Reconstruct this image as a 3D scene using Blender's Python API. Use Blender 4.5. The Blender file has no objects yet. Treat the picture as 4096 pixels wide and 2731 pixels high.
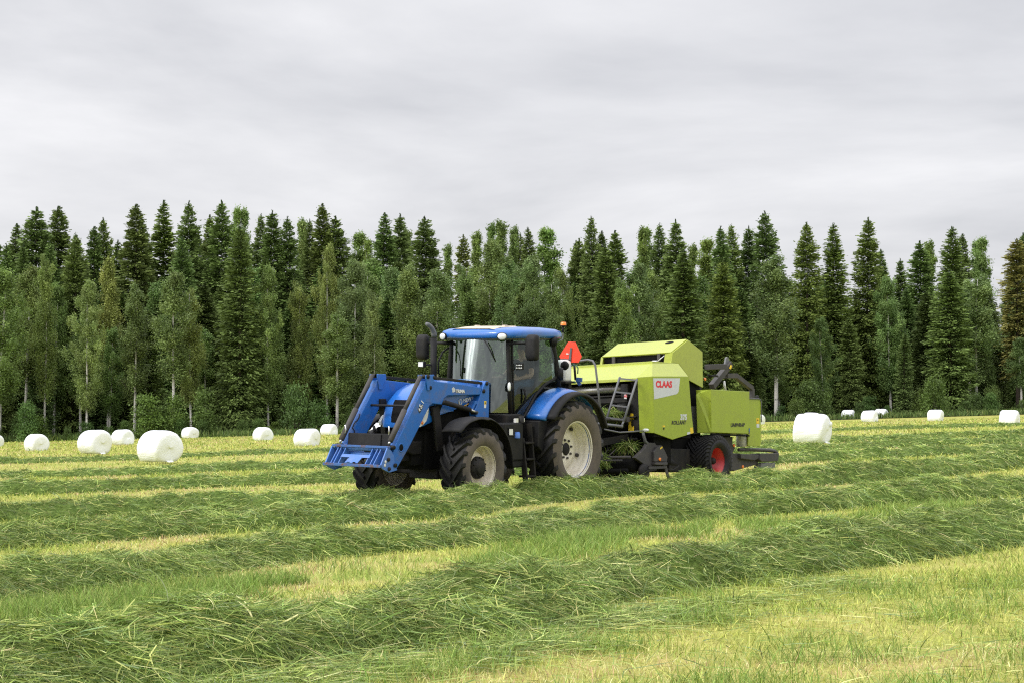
import bpy, bmesh, math, random
import numpy as np
from mathutils import Vector, Matrix
random.seed(7); rng = np.random.default_rng(11)
scene = bpy.context.scene
col = scene.collection
PI = math.pi

# ------------------------------------------------------------------ helpers
def link(o, parent=None):
    col.objects.link(o)
    if parent is not None: o.parent = parent
    return o

def tag(o, label=None, cat=None, group=None, kind=None):
    if label: o['label'] = label
    if cat: o['category'] = cat
    if group: o['group'] = group
    if kind: o['kind'] = kind
    return o

def empty(name, M=None, parent=None, loc=None, rz=0.0):
    o = bpy.data.objects.new(name, None); link(o, parent)
    o.empty_display_size = .2
    if M is not None: o.matrix_world = Matrix(M)
    if loc is not None: o.location = loc; o.rotation_euler = (0, 0, rz)
    return o

class MB:
    """collects geometry for one mesh"""
    def __init__(s): s.v = []; s.f = []; s.m = []; s.sm = []
    def add(s, vs, fs, m=0, sm=False):
        k = len(s.v); s.v.extend([tuple(map(float, p)) for p in vs])
        for f in fs: s.f.append([i + k for i in f]); s.m.append(m); s.sm.append(sm)
        return s
    def box(s, a, b, m=0):
        x0, y0, z0 = a; x1, y1, z1 = b
        return s.add([(x0,y0,z0),(x1,y0,z0),(x1,y1,z0),(x0,y1,z0),(x0,y0,z1),(x1,y0,z1),(x1,y1,z1),(x0,y1,z1)],
              [(0,3,2,1),(4,5,6,7),(0,1,5,4),(1,2,6,5),(2,3,7,6),(3,0,4,7)], m)
    def prism(s, poly, a, b, ax='y', m=0):
        n = len(poly)
        def P(p, t):
            return (p[0], t, p[1]) if ax == 'y' else ((t, p[0], p[1]) if ax == 'x' else (p[0], p[1], t))
        vs = [P(p, a) for p in poly] + [P(p, b) for p in poly]
        fs = [tuple(range(n)), tuple(range(2*n-1, n-1, -1))]
        for i in range(n):
            j = (i+1) % n; fs.append((i, j, n+j, n+i))
        return s.add(vs, fs, m)
    def loft(s, rings, m=0, sm=True, closed=True, caps=True):
        n = len(rings[0]); vs = [p for r in rings for p in r]; fs = []
        for k in range(len(rings)-1):
            for i in range(n if closed else n-1):
                j = (i+1) % n; fs.append((k*n+i, k*n+j, (k+1)*n+j, (k+1)*n+i))
        if caps and closed:
            fs.append(tuple(range(n-1, -1, -1))); fs.append(tuple((len(rings)-1)*n+i for i in range(n)))
        return s.add(vs, fs, m, sm)
    def tube(s, pts, r, n=10, m=0, sm=True, caps=True):
        pts = [Vector(p) for p in pts]; rs = r if isinstance(r, (list, tuple)) else [r]*len(pts)
        t0 = (pts[1]-pts[0]).normalized(); u = t0.orthogonal().normalized(); rings = []
        for i, p in enumerate(pts):
            if i == 0: t = t0
            elif i == len(pts)-1: t = (pts[i]-pts[i-1]).normalized()
            else: t = ((pts[i+1]-p).normalized() + (p-pts[i-1]).normalized()).normalized()
            u = (u - t*u.dot(t)).normalized(); w = t.cross(u)
            rings.append([tuple(p + (u*math.cos(2*PI*k/n) + w*math.sin(2*PI*k/n))*rs[i]) for k in range(n)])
        return s.loft(rings, m, sm, True, caps)
    def bar(s, p, q, w, h, up=(0,0,1), m=0):
        p = Vector(p); q = Vector(q); t = (q-p).normalized(); up = Vector(up)
        a = t.cross(up)
        a = a.normalized() if a.length > 1e-4 else t.orthogonal().normalized()
        b = a.cross(t).normalized()
        r = lambda c: [tuple(c + a*(i*w/2) + b*(j*h/2)) for i, j in ((-1,-1),(1,-1),(1,1),(-1,1))]
        return s.loft([r(p), r(q)], m, False)
    def lathe(s, prof, c=(0,0,0), ax='y', n=32, m=0, sm=True, a0=0.0, a1=2*PI, thick=None):
        """prof: list of (radius, along)"""
        full = abs(a1-a0-2*PI) < 1e-6; k = n if full else n+1; vs = []
        for r, h in prof:
            for i in range(k):
                a = a0 + (a1-a0)*i/n
                if ax == 'y': vs.append((c[0]+r*math.sin(a), c[1]+h, c[2]+r*math.cos(a)))
                elif ax == 'z': vs.append((c[0]+r*math.cos(a), c[1]+r*math.sin(a), c[2]+h))
                else: vs.append((c[0]+h, c[1]+r*math.cos(a), c[2]+r*math.sin(a)))
        fs = []
        for q in range(len(prof)-1):
            for i in range(k if full else k-1):
                j = (i+1) % k; fs.append((q*k+i, q*k+j, (q+1)*k+j, (q+1)*k+i))
        return s.add(vs, fs, m, sm)
    def disc(s, c, r, ax='y', n=20, m=0, h=.012):
        return s.lathe([(0.0001, h), (r*.92, h), (r, h*.6), (r, -h)], c, ax, n, m)
    def build(s, name, mats, parent=None, bevel=0, loc=None, smooth=None):
        me = bpy.data.meshes.new(name); me.from_pydata(s.v, [], s.f)
        mats = mats if isinstance(mats, (list, tuple)) else [mats]
        for q in mats: me.materials.append(q)
        me.polygons.foreach_set('material_index', s.m)
        me.polygons.foreach_set('use_smooth', s.sm)
        bm = bmesh.new(); bm.from_mesh(me); bmesh.ops.recalc_face_normals(bm, faces=bm.faces); bm.to_mesh(me); bm.free()
        o = bpy.data.objects.new(name, me); link(o, parent)
        if loc: o.location = loc
        if bevel:
            b = o.modifiers.new('bevel', 'BEVEL'); b.width = bevel; b.segments = 2; b.limit_method = 'ANGLE'; b.angle_limit = math.radians(40)
        return o

def np_mesh(name, V, faces, mats, colors=None, mi=None, smooth=False):
    """faces: list of (n,k) int arrays"""
    me = bpy.data.meshes.new(name); me.vertices.add(len(V)); me.vertices.foreach_set('co', np.ascontiguousarray(V, np.float32).ravel())
    tot = sum(len(f) for f in faces); nl = sum(f.size for f in faces)
    me.loops.add(nl); me.polygons.add(tot)
    me.loops.foreach_set('vertex_index', np.concatenate([f.ravel() for f in faces]).astype(np.int32))
    ls = []; k = 0
    for f in faces:
        ls.append(k + np.arange(len(f))*f.shape[1]); k += f.size
    me.polygons.foreach_set('loop_start', np.concatenate(ls).astype(np.int32))
    if mi is not None: me.polygons.foreach_set('material_index', mi.astype(np.int32))
    me.polygons.foreach_set('use_smooth', np.full(tot, smooth))
    for q in mats: me.materials.append(q)
    if colors is not None:
        a = me.color_attributes.new('Col', 'FLOAT_COLOR', 'POINT')
        c = np.ones((len(V), 4), np.float32); c[:, :3] = colors; a.data.foreach_set('color', c.ravel())
    me.update(); me.validate()
    return me

# lattice value noise
_L = rng.random((256, 256))
def noise2(x, y):
    x = np.asarray(x, float); y = np.asarray(y, float)
    xi = np.floor(x).astype(int); yi = np.floor(y).astype(int); fx = x-xi; fy = y-yi
    fx = fx*fx*(3-2*fx); fy = fy*fy*(3-2*fy)
    g = lambda a, b: _L[a & 255, b & 255]
    return (g(xi,yi)*(1-fx)+g(xi+1,yi)*fx)*(1-fy) + (g(xi,yi+1)*(1-fx)+g(xi+1,yi+1)*fx)*fy
def fbm(x, y, o=3):
    s = 0; a = 1; t = 0
    for i in range(o):
        s = s + a*noise2(np.asarray(x)*2**i + 17.3*i, np.asarray(y)*2**i + 9.1*i); t += a; a *= .5
    return s/t

# ------------------------------------------------------------------ materials
def nodes(name):
    m = bpy.data.materials.new(name); m.use_nodes = True; nt = m.node_tree
    return m, nt, nt.nodes['Principled BSDF']
def N(nt, t, **kw):
    n = nt.nodes.new(t)
    for k, v in kw.items(): setattr(n, k, v)
    return n
def L(nt, a, b): nt.links.new(a, b)
def mixrgb(nt, fac, a, b, mode='MIX'):
    n = N(nt, 'ShaderNodeMix', data_type='RGBA', blend_type=mode)
    for sock, v in ((n.inputs[0], fac), (n.inputs[6], a), (n.inputs[7], b)):
        if hasattr(v, 'is_linked'): L(nt, v, sock)
        elif isinstance(v, (int, float)): sock.default_value = v
        else: sock.default_value = (*v, 1)
    return n.outputs[2]
def noise_tex(nt, scale, detail=4, coord='Object', rough=.6, stretch=None):
    tc = N(nt, 'ShaderNodeTexCoord'); n = N(nt, 'ShaderNodeTexNoise'); n.inputs['Scale'].default_value = scale
    n.inputs['Detail'].default_value = detail; n.inputs['Roughness'].default_value = rough
    if stretch:
        mp = N(nt, 'ShaderNodeMapping'); mp.inputs['Scale'].default_value = stretch
        L(nt, tc.outputs[coord], mp.inputs[0]); L(nt, mp.outputs[0], n.inputs['Vector'])
    else: L(nt, tc.outputs[coord], n.inputs['Vector'])
    return n.outputs['Fac']
def ramp(nt, fac, a, b, ca=(0,0,0), cb=(1,1,1)):
    r = N(nt, 'ShaderNodeValToRGB'); e = r.color_ramp.elements
    e[0].position = a; e[1].position = b; e[0].color = (*ca, 1); e[1].color = (*cb, 1); L(nt, fac, r.inputs[0]); return r.outputs[0]
def paint(name, c, rough=.45, metal=0, dirt=(.16,.12,.08), amt=.25, scale=3.0, bump=0.0, coat=0, lo=.45, hi=.75, spec=.5):
    m, nt, b = nodes(name)
    f = noise_tex(nt, scale, 6, rough=.65)
    fac = ramp(nt, f, lo, hi, (0,0,0), (amt,)*3)
    f2 = noise_tex(nt, scale*9, 3)
    cc = mixrgb(nt, fac, c, dirt)
    v = ramp(nt, f2, .3, .7, (.9,)*3, (1.06,)*3)
    L(nt, mixrgb(nt, 1.0, cc, v, 'MULTIPLY'), b.inputs['Base Color'])
    b.inputs['Roughness'].default_value = rough; b.inputs['Metallic'].default_value = metal
    b.inputs['Specular IOR Level'].default_value = spec
    if coat: b.inputs['Coat Weight'].default_value = coat; b.inputs['Coat Roughness'].default_value = .12
    if bump:
        bp = N(nt, 'ShaderNodeBump'); bp.inputs['Strength'].default_value = bump; bp.inputs['Distance'].default_value = .02
        L(nt, f2, bp.inputs['Height']); L(nt, bp.outputs[0], b.inputs['Normal'])
    return m
def glassmat(name, tint=(.55,.66,.62), gloss=.06, rough=.02):
    m = bpy.data.materials.new(name); m.use_nodes = True; nt = m.node_tree; nt.nodes.clear()
    out = N(nt, 'ShaderNodeOutputMaterial'); tr = N(nt, 'ShaderNodeBsdfTransparent'); gl = N(nt, 'ShaderNodeBsdfGlossy')
    tr.inputs[0].default_value = (*tint, 1); gl.inputs['Roughness'].default_value = rough; gl.inputs[0].default_value = (.86,.95,.92,1)
    fr = N(nt, 'ShaderNodeFresnel'); fr.inputs[0].default_value = 1.6
    ad = N(nt, 'ShaderNodeMath', operation='ADD'); L(nt, fr.outputs[0], ad.inputs[0]); ad.inputs[1].default_value = gloss; ad.use_clamp = True
    mx = N(nt, 'ShaderNodeMixShader'); L(nt, ad.outputs[0], mx.inputs[0]); L(nt, tr.outputs[0], mx.inputs[1]); L(nt, gl.outputs[0], mx.inputs[2]); L(nt, mx.outputs[0], out.inputs[0])
    return m
def attrmat(name, rough=.6, transl=.2, objcol=False, spec=.25, tint=1.0):
    """leaf or grass: colour of each blade from its own attribute"""
    m, nt, b = nodes(name)
    at = N(nt, 'ShaderNodeAttribute'); at.attribute_name = 'Col'; c = at.outputs['Color']
    if objcol:
        oi = N(nt, 'ShaderNodeObjectInfo'); c = mixrgb(nt, 1.0, c, oi.outputs['Color'], 'MULTIPLY')
    if tint != 1.0: c = mixrgb(nt, 1.0, c, (tint,)*3, 'MULTIPLY')
    L(nt, c, b.inputs['Base Color']); b.inputs['Roughness'].default_value = rough; b.inputs['Specular IOR Level'].default_value = spec
    if transl:
        t = N(nt, 'ShaderNodeBsdfTranslucent'); L(nt, c, t.inputs[0]); mx = N(nt, 'ShaderNodeMixShader'); mx.inputs[0].default_value = transl
        L(nt, b.outputs[0], mx.inputs[1]); L(nt, t.outputs[0], mx.inputs[2]); L(nt, mx.outputs[0], nt.nodes['Material Output'].inputs[0])
    return m

BLUE = paint('blue_paint', (.010,.125,.47), .35, dirt=(.10,.12,.16), amt=.35, scale=2.2, coat=.4)
BLUEW = paint('worn_blue_paint', (.012,.120,.44), .5, dirt=(.14,.11,.08), amt=.5, scale=5, lo=.5, hi=.72)
BLUEL = paint('faded_blue_paint', (.05,.16,.50), .5, dirt=(.2,.22,.25), amt=.4, scale=6)
RUST = paint('rusty_edge', (.13,.07,.045), .8, dirt=(.03,.12,.36), amt=.9, scale=9, lo=.38, hi=.52)
BLACK = paint('black_plastic', (.011,.011,.012), .6, dirt=(.07,.06,.05), amt=.2, scale=5, spec=.22)
BLACKM = paint('black_steel', (.014,.0135,.0135), .6, dirt=(.075,.06,.045), amt=.3, scale=6, spec=.22)
GREY = paint('dark_grey_steel', (.050,.047,.047), .6, dirt=(.13,.11,.09), amt=.35, scale=5, spec=.35)
GREYL = paint('ladder_steel', (.12,.125,.135), .5, dirt=(.16,.13,.10), amt=.4, scale=8)
RUBBER = paint('tyre_rubber', (.011,.011,.012), .6, dirt=(.045,.038,.03), amt=.35, scale=6, bump=.3, spec=.3)
DUSTR = paint('dusty_tyre_side', (.10,.082,.066), .85, dirt=(.045,.04,.036), amt=.7, scale=7, bump=.2)
RIMW = paint('cream_rim_paint', (.70,.66,.57), .45, dirt=(.36,.28,.19), amt=.45, scale=4, lo=.5, hi=.8)
RIMB = paint('beige_rim_paint', (.68,.62,.51), .5, dirt=(.32,.25,.17), amt=.45, scale=5, lo=.45, hi=.75)
RIMR = paint('red_rim_paint', (.50,.016,.02), .4, dirt=(.10,.04,.03), amt=.4, scale=5)
LIME = paint('lime_paint', (.34,.39,.035), .38, dirt=(.27,.28,.06), amt=.3, scale=2.0, coat=.2)
LIMED = paint('dusty_lime_paint', (.285,.36,.024), .45, dirt=(.20,.20,.055), amt=.4, scale=3.0, lo=.48, hi=.8)
BEIGE = paint('beige_hatch', (.55,.47,.36), .6, amt=.2)
WHITE = paint('white_plastic', (.72,.72,.70), .4, amt=.15)
CHROME = paint('bare_steel', (.55,.55,.55), .25, metal=.9, amt=.3)
STEEL = paint('worn_roller_steel', (.34,.33,.32), .38, metal=.8, dirt=(.1,.08,.06), amt=.5)
DARK = paint('machine_dark', (.006,.006,.006), .8, amt=.3, dirt=(.022,.02,.016), spec=.1)
YEL = paint('yellow_sticker', (.75,.52,.02), .5, amt=.15)
INK = paint('black_lettering', (.012,.012,.012), .5, amt=0)
REDI = paint('red_lettering', (.62,.02,.035), .5, amt=0)
WHITEI = paint('white_lettering', (.75,.76,.78), .5, amt=0)
SILV = paint('silver_decal', (.55,.57,.60), .4, amt=.1)
GOLD = paint('gold_stripe', (.65,.36,.03), .45, amt=0)
ORANGE = paint('amber_lens', (.85,.22,.01), .25, amt=0, coat=.5)
TRIR = paint('fluorescent_red', (.95,.07,.03), .45, amt=.1, dirt=(.5,.05,.03))
LENS = paint('lamp_lens', (.72,.74,.74), .12, amt=.1, coat=.6)
SEATM = paint('seat_fabric', (.03,.03,.035), .9, amt=.1)
HOSE = paint('green_hose', (.01,.10,.055), .5, amt=0)
TRIM = paint('cab_lining', (.11,.115,.11), .8, amt=.1)
GLASS = glassmat('cab_glass', (.66,.76,.71), .0, .015)
GLASSF = glassmat('windscreen_glass', (.52,.64,.59), .13, .02); GLASSI = glassmat('inner_glass', (.66,.76,.71), -1.0, .05)
BARKB = paint('birch_bark', (.52,.50,.46), .8, dirt=(.03,.028,.025), amt=1.0, scale=1.8, lo=.56, hi=.62)
BARKS = paint('spruce_bark', (.085,.065,.05), .9, dirt=(.04,.03,.025), amt=.7, scale=3)
# ================================================================== TRACTOR
TM = [[-0.5734,0.81926,0.00447,0.1895],[-0.8189,-0.57297,-0.03316,36.1516],[-0.02461,-0.02267,0.99944,0.0695],[0,0,0,1]]
tractor = tag(empty('tractor', TM), 'blue farm tractor with front loader arms and no bucket, pulling the lime green baler', 'tractor')

def tyre_mb(R, W, rim, nl, lw, lh, sweep, shoulder=.11, edge=.47):
    mb = MB(); h = W/2
    prof = [(rim-.01, h*.80), (rim+.02, h*.92), (rim+.07, h*.99), ((R+rim)/2+.02, h*1.04), (R-.12, h*1.0), (R-lh-.03, h*.90), (R-lh-.01, h*.6), (R-lh, 0)]
    full = prof + [(r, -y) for r, y in prof[-2::-1]]
    nseg = 56
    mb.lathe(prof[:6], (0,0,0), 'y', nseg, 1); mb.lathe(full[5:10], (0,0,0), 'y', nseg, 0); mb.lathe(full[9:], (0,0,0), 'y', nseg, 1)
    def rs(y):
        a = abs(y)/h
        if a < .6: return R-lh-.01*a/.6
        if a < .9: return R-lh-.01-.02*(a-.6)/.3
        return R-lh-.03-(.09)*(a-.9)/.1
    for sd in (-1, 1):
        for i in range(nl):
            a0 = 2*PI*(i+(.5 if sd > 0 else 0))/nl; rings = []
            for t in (-.04, .25, .5, .75, .92, 1.0):
                y = sd*h*t; al = a0 - sweep*(t**1.15 if t > 0 else 0); aw = lw/2/R*(1+.35*max(t,0))
                rb = rs(min(abs(y), h))-.015; rt = R - .022*max(t,0)**3 - (.05 if t >= 1 else 0)
                yy = y*(1.015 if t >= 1 else 1)
                P = lambda a, r: (r*math.sin(a), yy, r*math.cos(a))
                rings.append([P(al-aw*1.35, rb), P(al+aw*1.35, rb), P(al+aw, rt), P(al-aw, rt)])
            mb.loft(rings, 0, False)
    return mb

def wheel(parent, name, loc, far, tyre_args, rimf, side=None):
    w = empty(name, parent=parent); w.location = loc
    if far: w.scale = (1, -1, 1)
    tyre_mb(*tyre_args).build('tyre', [RUBBER, side or DUSTR], w)
    rimf(w)
    return w

def rear_rim(w):
    m = MB(); o = .27
    m.lathe([(.485, o-.02), (.535, o+.0), (.545, o-.008), (.54, o-.03), (.50, o-.035), (.485, o-.06)], n=48, m=0)
    m.lathe([(.485, o-.06), (.482, o-.075)], n=48, m=1)
    m.lathe([(.482, o-.075), (.468, o-.09), (.455, o-.15), (.462, o-.18), (.448, o-.20), (.44, o-.29)], n=48)
    m.lathe([(.44, o-.29), (.36, o-.295), (.345, o-.28), (.34, o-.27), (.11, o-.255), (.105, o-.27), (.05, o-.27), (.0001, o-.27)], n=48)
    m.lathe([(.44, o-.29), (.455, -.1), (.5, -.27), (.53, -.28)], n=40)
    m.build('rim', [RIMW, RUST], w)
    h = MB(); h.lathe([(.112, o-.25), (.10, o-.235), (.0001, o-.23)], n=24)
    h.build('hub', BLACK, w)
    for k in range(8):
        a = 2*PI*(k+.3)/8
        b = MB(); b.lathe([(.0001, .035), (.018, .035), (.024, .0)], (.165*math.sin(a), o-.26, .165*math.cos(a)), 'y', 6, 0, False)
        b.build('wheel_nut', GREY, w)
    for k, a in enumerate((-.5, 2.4, 4.4)):
        b = MB(); b.box((-.03, o-.28, -.025), (.03, o-.235, .025)); b.disc((0, o-.235, 0), .018, n=10)
        c = b.build('rim_clamp', GREY, w, .004); c.location = (.395*math.sin(a), -.005, .395*math.cos(a)); c.rotation_euler = (0, a, 0)

def front_rim(w):
    m = MB(); o = .215
    m.lathe([(.36, o-.02), (.402, o), (.408, o-.008), (.40, o-.03), (.37, o-.035), (.352, o-.06), (.345, o-.10), (.352, o-.13), (.335, o-.15), (.325, o-.24)], n=44)
    m.lathe([(.325, o-.24), (.30, o-.25), (.24, o-.16), (.19, o-.15), (.0001, o-.15)], n=44)
    m.lathe([(.325, o-.24), (.33, -.05), (.36, -.2), (.40, -.215)], n=40)
    m.build('rim', RIMB, w)
    h = MB(); h.lathe([(.19, o-.15), (.185, o-.10), (.15, o-.08), (.13, o-.075), (.125, o-.05), (.10, o-.04), (.0001, o-.036)], n=32)
    for k in range(10):
        a = 2*PI*k/10; h.disc((.168*math.sin(a), o-.085, .168*math.cos(a)), .014, n=8)
    h.build('hub', BLACKM, w)
    d = MB(); d.disc((0, 0, 0), .035, n=14); c = d.build('valve_opening', RUST, w); c.location = (.27, o-.19, .06); c.rotation_euler = (.0, 0, -.6)

RT = (.867, .60, .50, 20, .055, .045, .40); FT = (.672, .48, .37, 18, .050, .046, .48)
wheel(tractor, 'rear_wheel', (0, .92, .867), False, RT, rear_rim)
wheel(tractor, 'rear_wheel', (0, -.92, .867), True, RT, rear_rim)
wheel(tractor, 'front_wheel', (2.79, .93, .667), False, FT, front_rim)
wheel(tractor, 'front_wheel', (2.79, -.93, .667), True, FT, front_rim)

# chassis: dark engine, gearbox, axles
c = MB()
c.box((1.35, -.30, .62), (3.30, .30, 1.72)); c.box((-.35, -.34, .55), (1.36, .34, 1.42)); c.box((3.25, -.27, .70), (3.62, .27, 1.28))
c.box((2.60, -.36, 1.30), (3.3, .36, 1.56))
c.tube([(0,-.8,.867),(0,.8,.867)], [.17,.17], 14)
c.prism([(-.95,.40),(-.35,.50),(-.35,.70),(-.95,.52)], -.3, .3)
c.build('chassis', DARK, tractor, .02)
a = MB(); a.bar((2.79,-.75,.62), (2.79,.75,.62), .22, .20); a.bar((2.79,-.3,.60),(2.79,.3,.60), .34, .30); a.tube([(2.5,-.7,.62),(2.5,.7,.62)], .035)
a.build('front_axle', BLACKM, tractor, .02)
g = MB(); g.prism([(3.743,1.115),(3.377,1.109),(3.386,0.89),(3.613,0.886),(3.774,0.945)], -.30, .30); g.box((3.55,-.22,.78),(3.80,.22,1.12))
g.build('front_support', BLACKM, tractor, .02)

# hood
secs = [(1.80,2.125,.34,2.05,.41,1.82,.43),(2.2,2.115,.34,2.04,.41,1.72,.43),(2.7,2.09,.33,2.01,.41,1.60,.43),(3.05,2.05,.32,1.95,.41,1.53,.43),(3.3,1.97,.30,1.86,.40,1.42,.43),(3.48,1.85,.27,1.74,.38,1.36,.41),(3.60,1.68,.24,1.58,.33,1.33,.37),(3.66,1.50,.20,1.45,.26,1.33,.30)]
rings = []
for X, zc, yt, zs, ys, zb, yb in secs:
    half = [(yb, zb), (yb, zb*.6+zs*.4), (ys+.015, zs-.05), (ys-.02, zs), (yt, (zc+zs)/2+.02), (yt*.5, zc-.008), (0, zc)]
    rings.append([(X, y, z) for y, z in half] + [(X, -y, z) for y, z in half[-2::-1]])
h = MB(); h.loft(rings, 0, True)
hood = h.build('hood', BLUE, tractor, .012)
s = MB(); s.prism([(3.013,1.685),(3.104,1.527),(2.978,1.576),(2.699,1.594),(2.606,1.69),(2.817,1.73)], .425, .437)
s.build('hood_side_panel', BLUE, hood)
s = MB(); s.prism([(3.342,1.689),(2.999,1.719),(3.014,1.629),(3.106,1.534),(3.231,1.51),(3.322,1.533)], .428, .436)
s.build('side_grille', DARK, hood)
for sg in (1, -1):
    hl = MB(); q = [(3.375,1.657),(3.403,1.514),(3.441,1.446),(3.526,1.386),(3.611,1.354),(3.621,1.423),(3.561,1.49),(3.472,1.577)]
    hl.prism(q, sg*.395, sg*.441); hlo = hl.build('headlight', LENS, hood, .006)
    i = MB(); i.disc((0,0,0), .03, n=16); io = i.build('headlight_bulb', ORANGE if sg > 0 else LENS, hlo); io.location = (3.56, sg*.437, 1.42); io.scale = (1, sg, 1)
fg = MB()
gr = []
for z in (1.42, 1.50, 1.58, 1.66, 1.73, 1.79):
    Xc = float(np.interp(z, [1.3,1.5,1.68,1.85], [3.665,3.66,3.60,3.48])); hw_ = .22-.05*(z-1.42)/.37
    gr.append([(Xc+.016-.9*(hw_*j/4)**2, hw_*j/4, z) for j in range(-4, 5)])
fg.loft(gr, 0, True, closed=False); fg.build('front_grille', DARK, hood)

# lettering (text curves turned to meshes)
def text(parent, s, mat, origin, size, xdir=(-1,0,0), updir=(0,0,1), bold=.0, shear=0.0, name='lettering', sx=1.0, th=.002):
    cu = bpy.data.curves.new(name, 'FONT'); cu.body = s; cu.size = size; cu.extrude = th; cu.offset = bold*size; cu.shear = shear; cu.resolution_u = 3
    t = bpy.data.objects.new(name, cu); col.objects.link(t)
    dg = bpy.context.evaluated_depsgraph_get(); me = bpy.data.meshes.new_from_object(t.evaluated_get(dg)); bpy.data.objects.remove(t)
    me.name = name; me.materials.clear(); me.materials.append(mat)
    X = Vector(xdir).normalized(); U = Vector(updir); U = (U-X*U.dot(X)).normalized(); Z = X.cross(U)
    M = Matrix((( X.x*sx, U.x, Z.x, origin[0]), (X.y*sx, U.y, Z.y, origin[1]), (X.z*sx, U.z, Z.z, origin[2]), (0,0,0,1)))
    me.transform(M)
    o = bpy.data.objects.new(name, me); link(o, parent); return o
p0 = [(2.413,0.441,1.729),(2.425,0.441,1.715)][0]
text(hood, 'NEW HO', WHITEI, p0, .10, (-1,0,.12), bold=.02, name='hood_lettering')
lg = MB(); cx, _, cz = [(2.496,0.441,1.747)][0]
lg.disc((cx, .438, cz), .055, n=20, h=.004); lg.build('hood_emblem', SILV, hood)
lf = MB()
for k in range(-2, 3): lf.bar((cx, .4425, cz-.04), (cx+.035*k*.6, .4425, cz+.045-.006*abs(k)), .009, .002, (0,1,0))
lf.build('emblem_leaf', BLUE, hood)
gs = MB(); q = [(2.419,1.673),(2.3,1.713),(2.109,1.751),(2.104,1.74),(2.288,1.695),(2.395,1.658)]; gs.prism(q, .43, .439); gs.build('hood_stripe', GOLD, hood)
q = [(2.358,0.441,1.657)][0]
text(hood, 'T', SILV, q, .07, (-1,0,.05), bold=.01, shear=.2, name='model_lettering')

# exhaust
ex = MB(); pts = [(1.86,-.62,1.75),(1.86,-.62,2.83)]; ex.tube(pts, .058, 16, 0)
tip = [(1.851,-0.62,2.844),(1.855,-0.62,2.896),(1.876,-0.62,2.938),(1.911,-0.62,2.984),(1.956,-0.62,3.021),(2.025,-0.62,3.058),(2.07,-0.62,3.072)]
ex.tube([tuple(p) for p in tip], [.050,.050,.048,.046,.043,.038,.032], 14, 1)
ex.build('exhaust_pipe', [BLACK, GREYL], tractor)
hg = MB(); hg.tube([(1.75,-.6,2.2),(1.72,-.62,2.42),(1.6,-.62,2.58),(1.45,-.6,2.66)], .018, 8); hg.build('air_hose', BLACK, tractor)
wl = MB(); wl.box((2.02,-.78,2.32),(2.10,-.66,2.42)); wl.bar((2.0,-.68,2.36),(1.9,-.62,2.36),.03,.03); wo = wl.build('hood_work_light', BLACK, tractor, .01)
ln = MB(); ln.box((2.10,-.77,2.33),(2.108,-.67,2.41)); ln.build('lens', LENS, wo)

# ------------------------------------------------------------------ loader (both arms the same)
low = [(3.709,1.993),(4.102,1.505),(4.289,1.265),(4.453,1.052),(4.504,0.88),(4.527,0.708),(4.399,0.706),(4.213,0.868),(4.004,1.119),(3.804,1.358),(3.527,1.707),(3.441,1.732)]
upp = [(3.649,2.112),(3.401,2.11),(2.602,2.043),(2.057,1.983),(2.112,1.864),(2.601,1.864),(3.033,1.864),(3.148,1.808),(3.193,1.716),(3.668,1.755),(3.73,1.923)]
brk = [(3.669,2.212),(3.439,2.215),(3.425,2.135),(3.501,2.04),(3.528,1.958),(3.613,1.957),(3.629,2.041),(3.668,2.151)]
post = [(1.954,2.099),(1.893,2.094),(1.849,2.063),(1.864,1.464),(2.223,1.473),(2.252,1.545),(2.272,1.601),(2.205,1.685),(2.115,1.853),(2.043,1.987)]
rod = [(3.431,0.57,2.165),(1.992,0.57,2.057)]; lift = [(3.147,0.57,1.75),(2.445,0.57,1.613),(2.23,0.57,1.563)]; tilt = [(3.704,0.57,2.189),(4.124,0.57,1.642),(4.496,0.57,1.149),(4.53,0.57,1.106)]
pins = [(3.616,0.57,2.184),(3.44,0.57,2.169),(3.536,0.57,2.002),(1.936,0.57,2.052),(2.028,0.57,1.923),(2.237,0.57,1.563),(3.142,0.57,1.748)] + [(4.451,0.57,0.762),(4.493,0.57,1.053)]
hole = [(4.287,0.57,1.041)][0]
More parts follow.
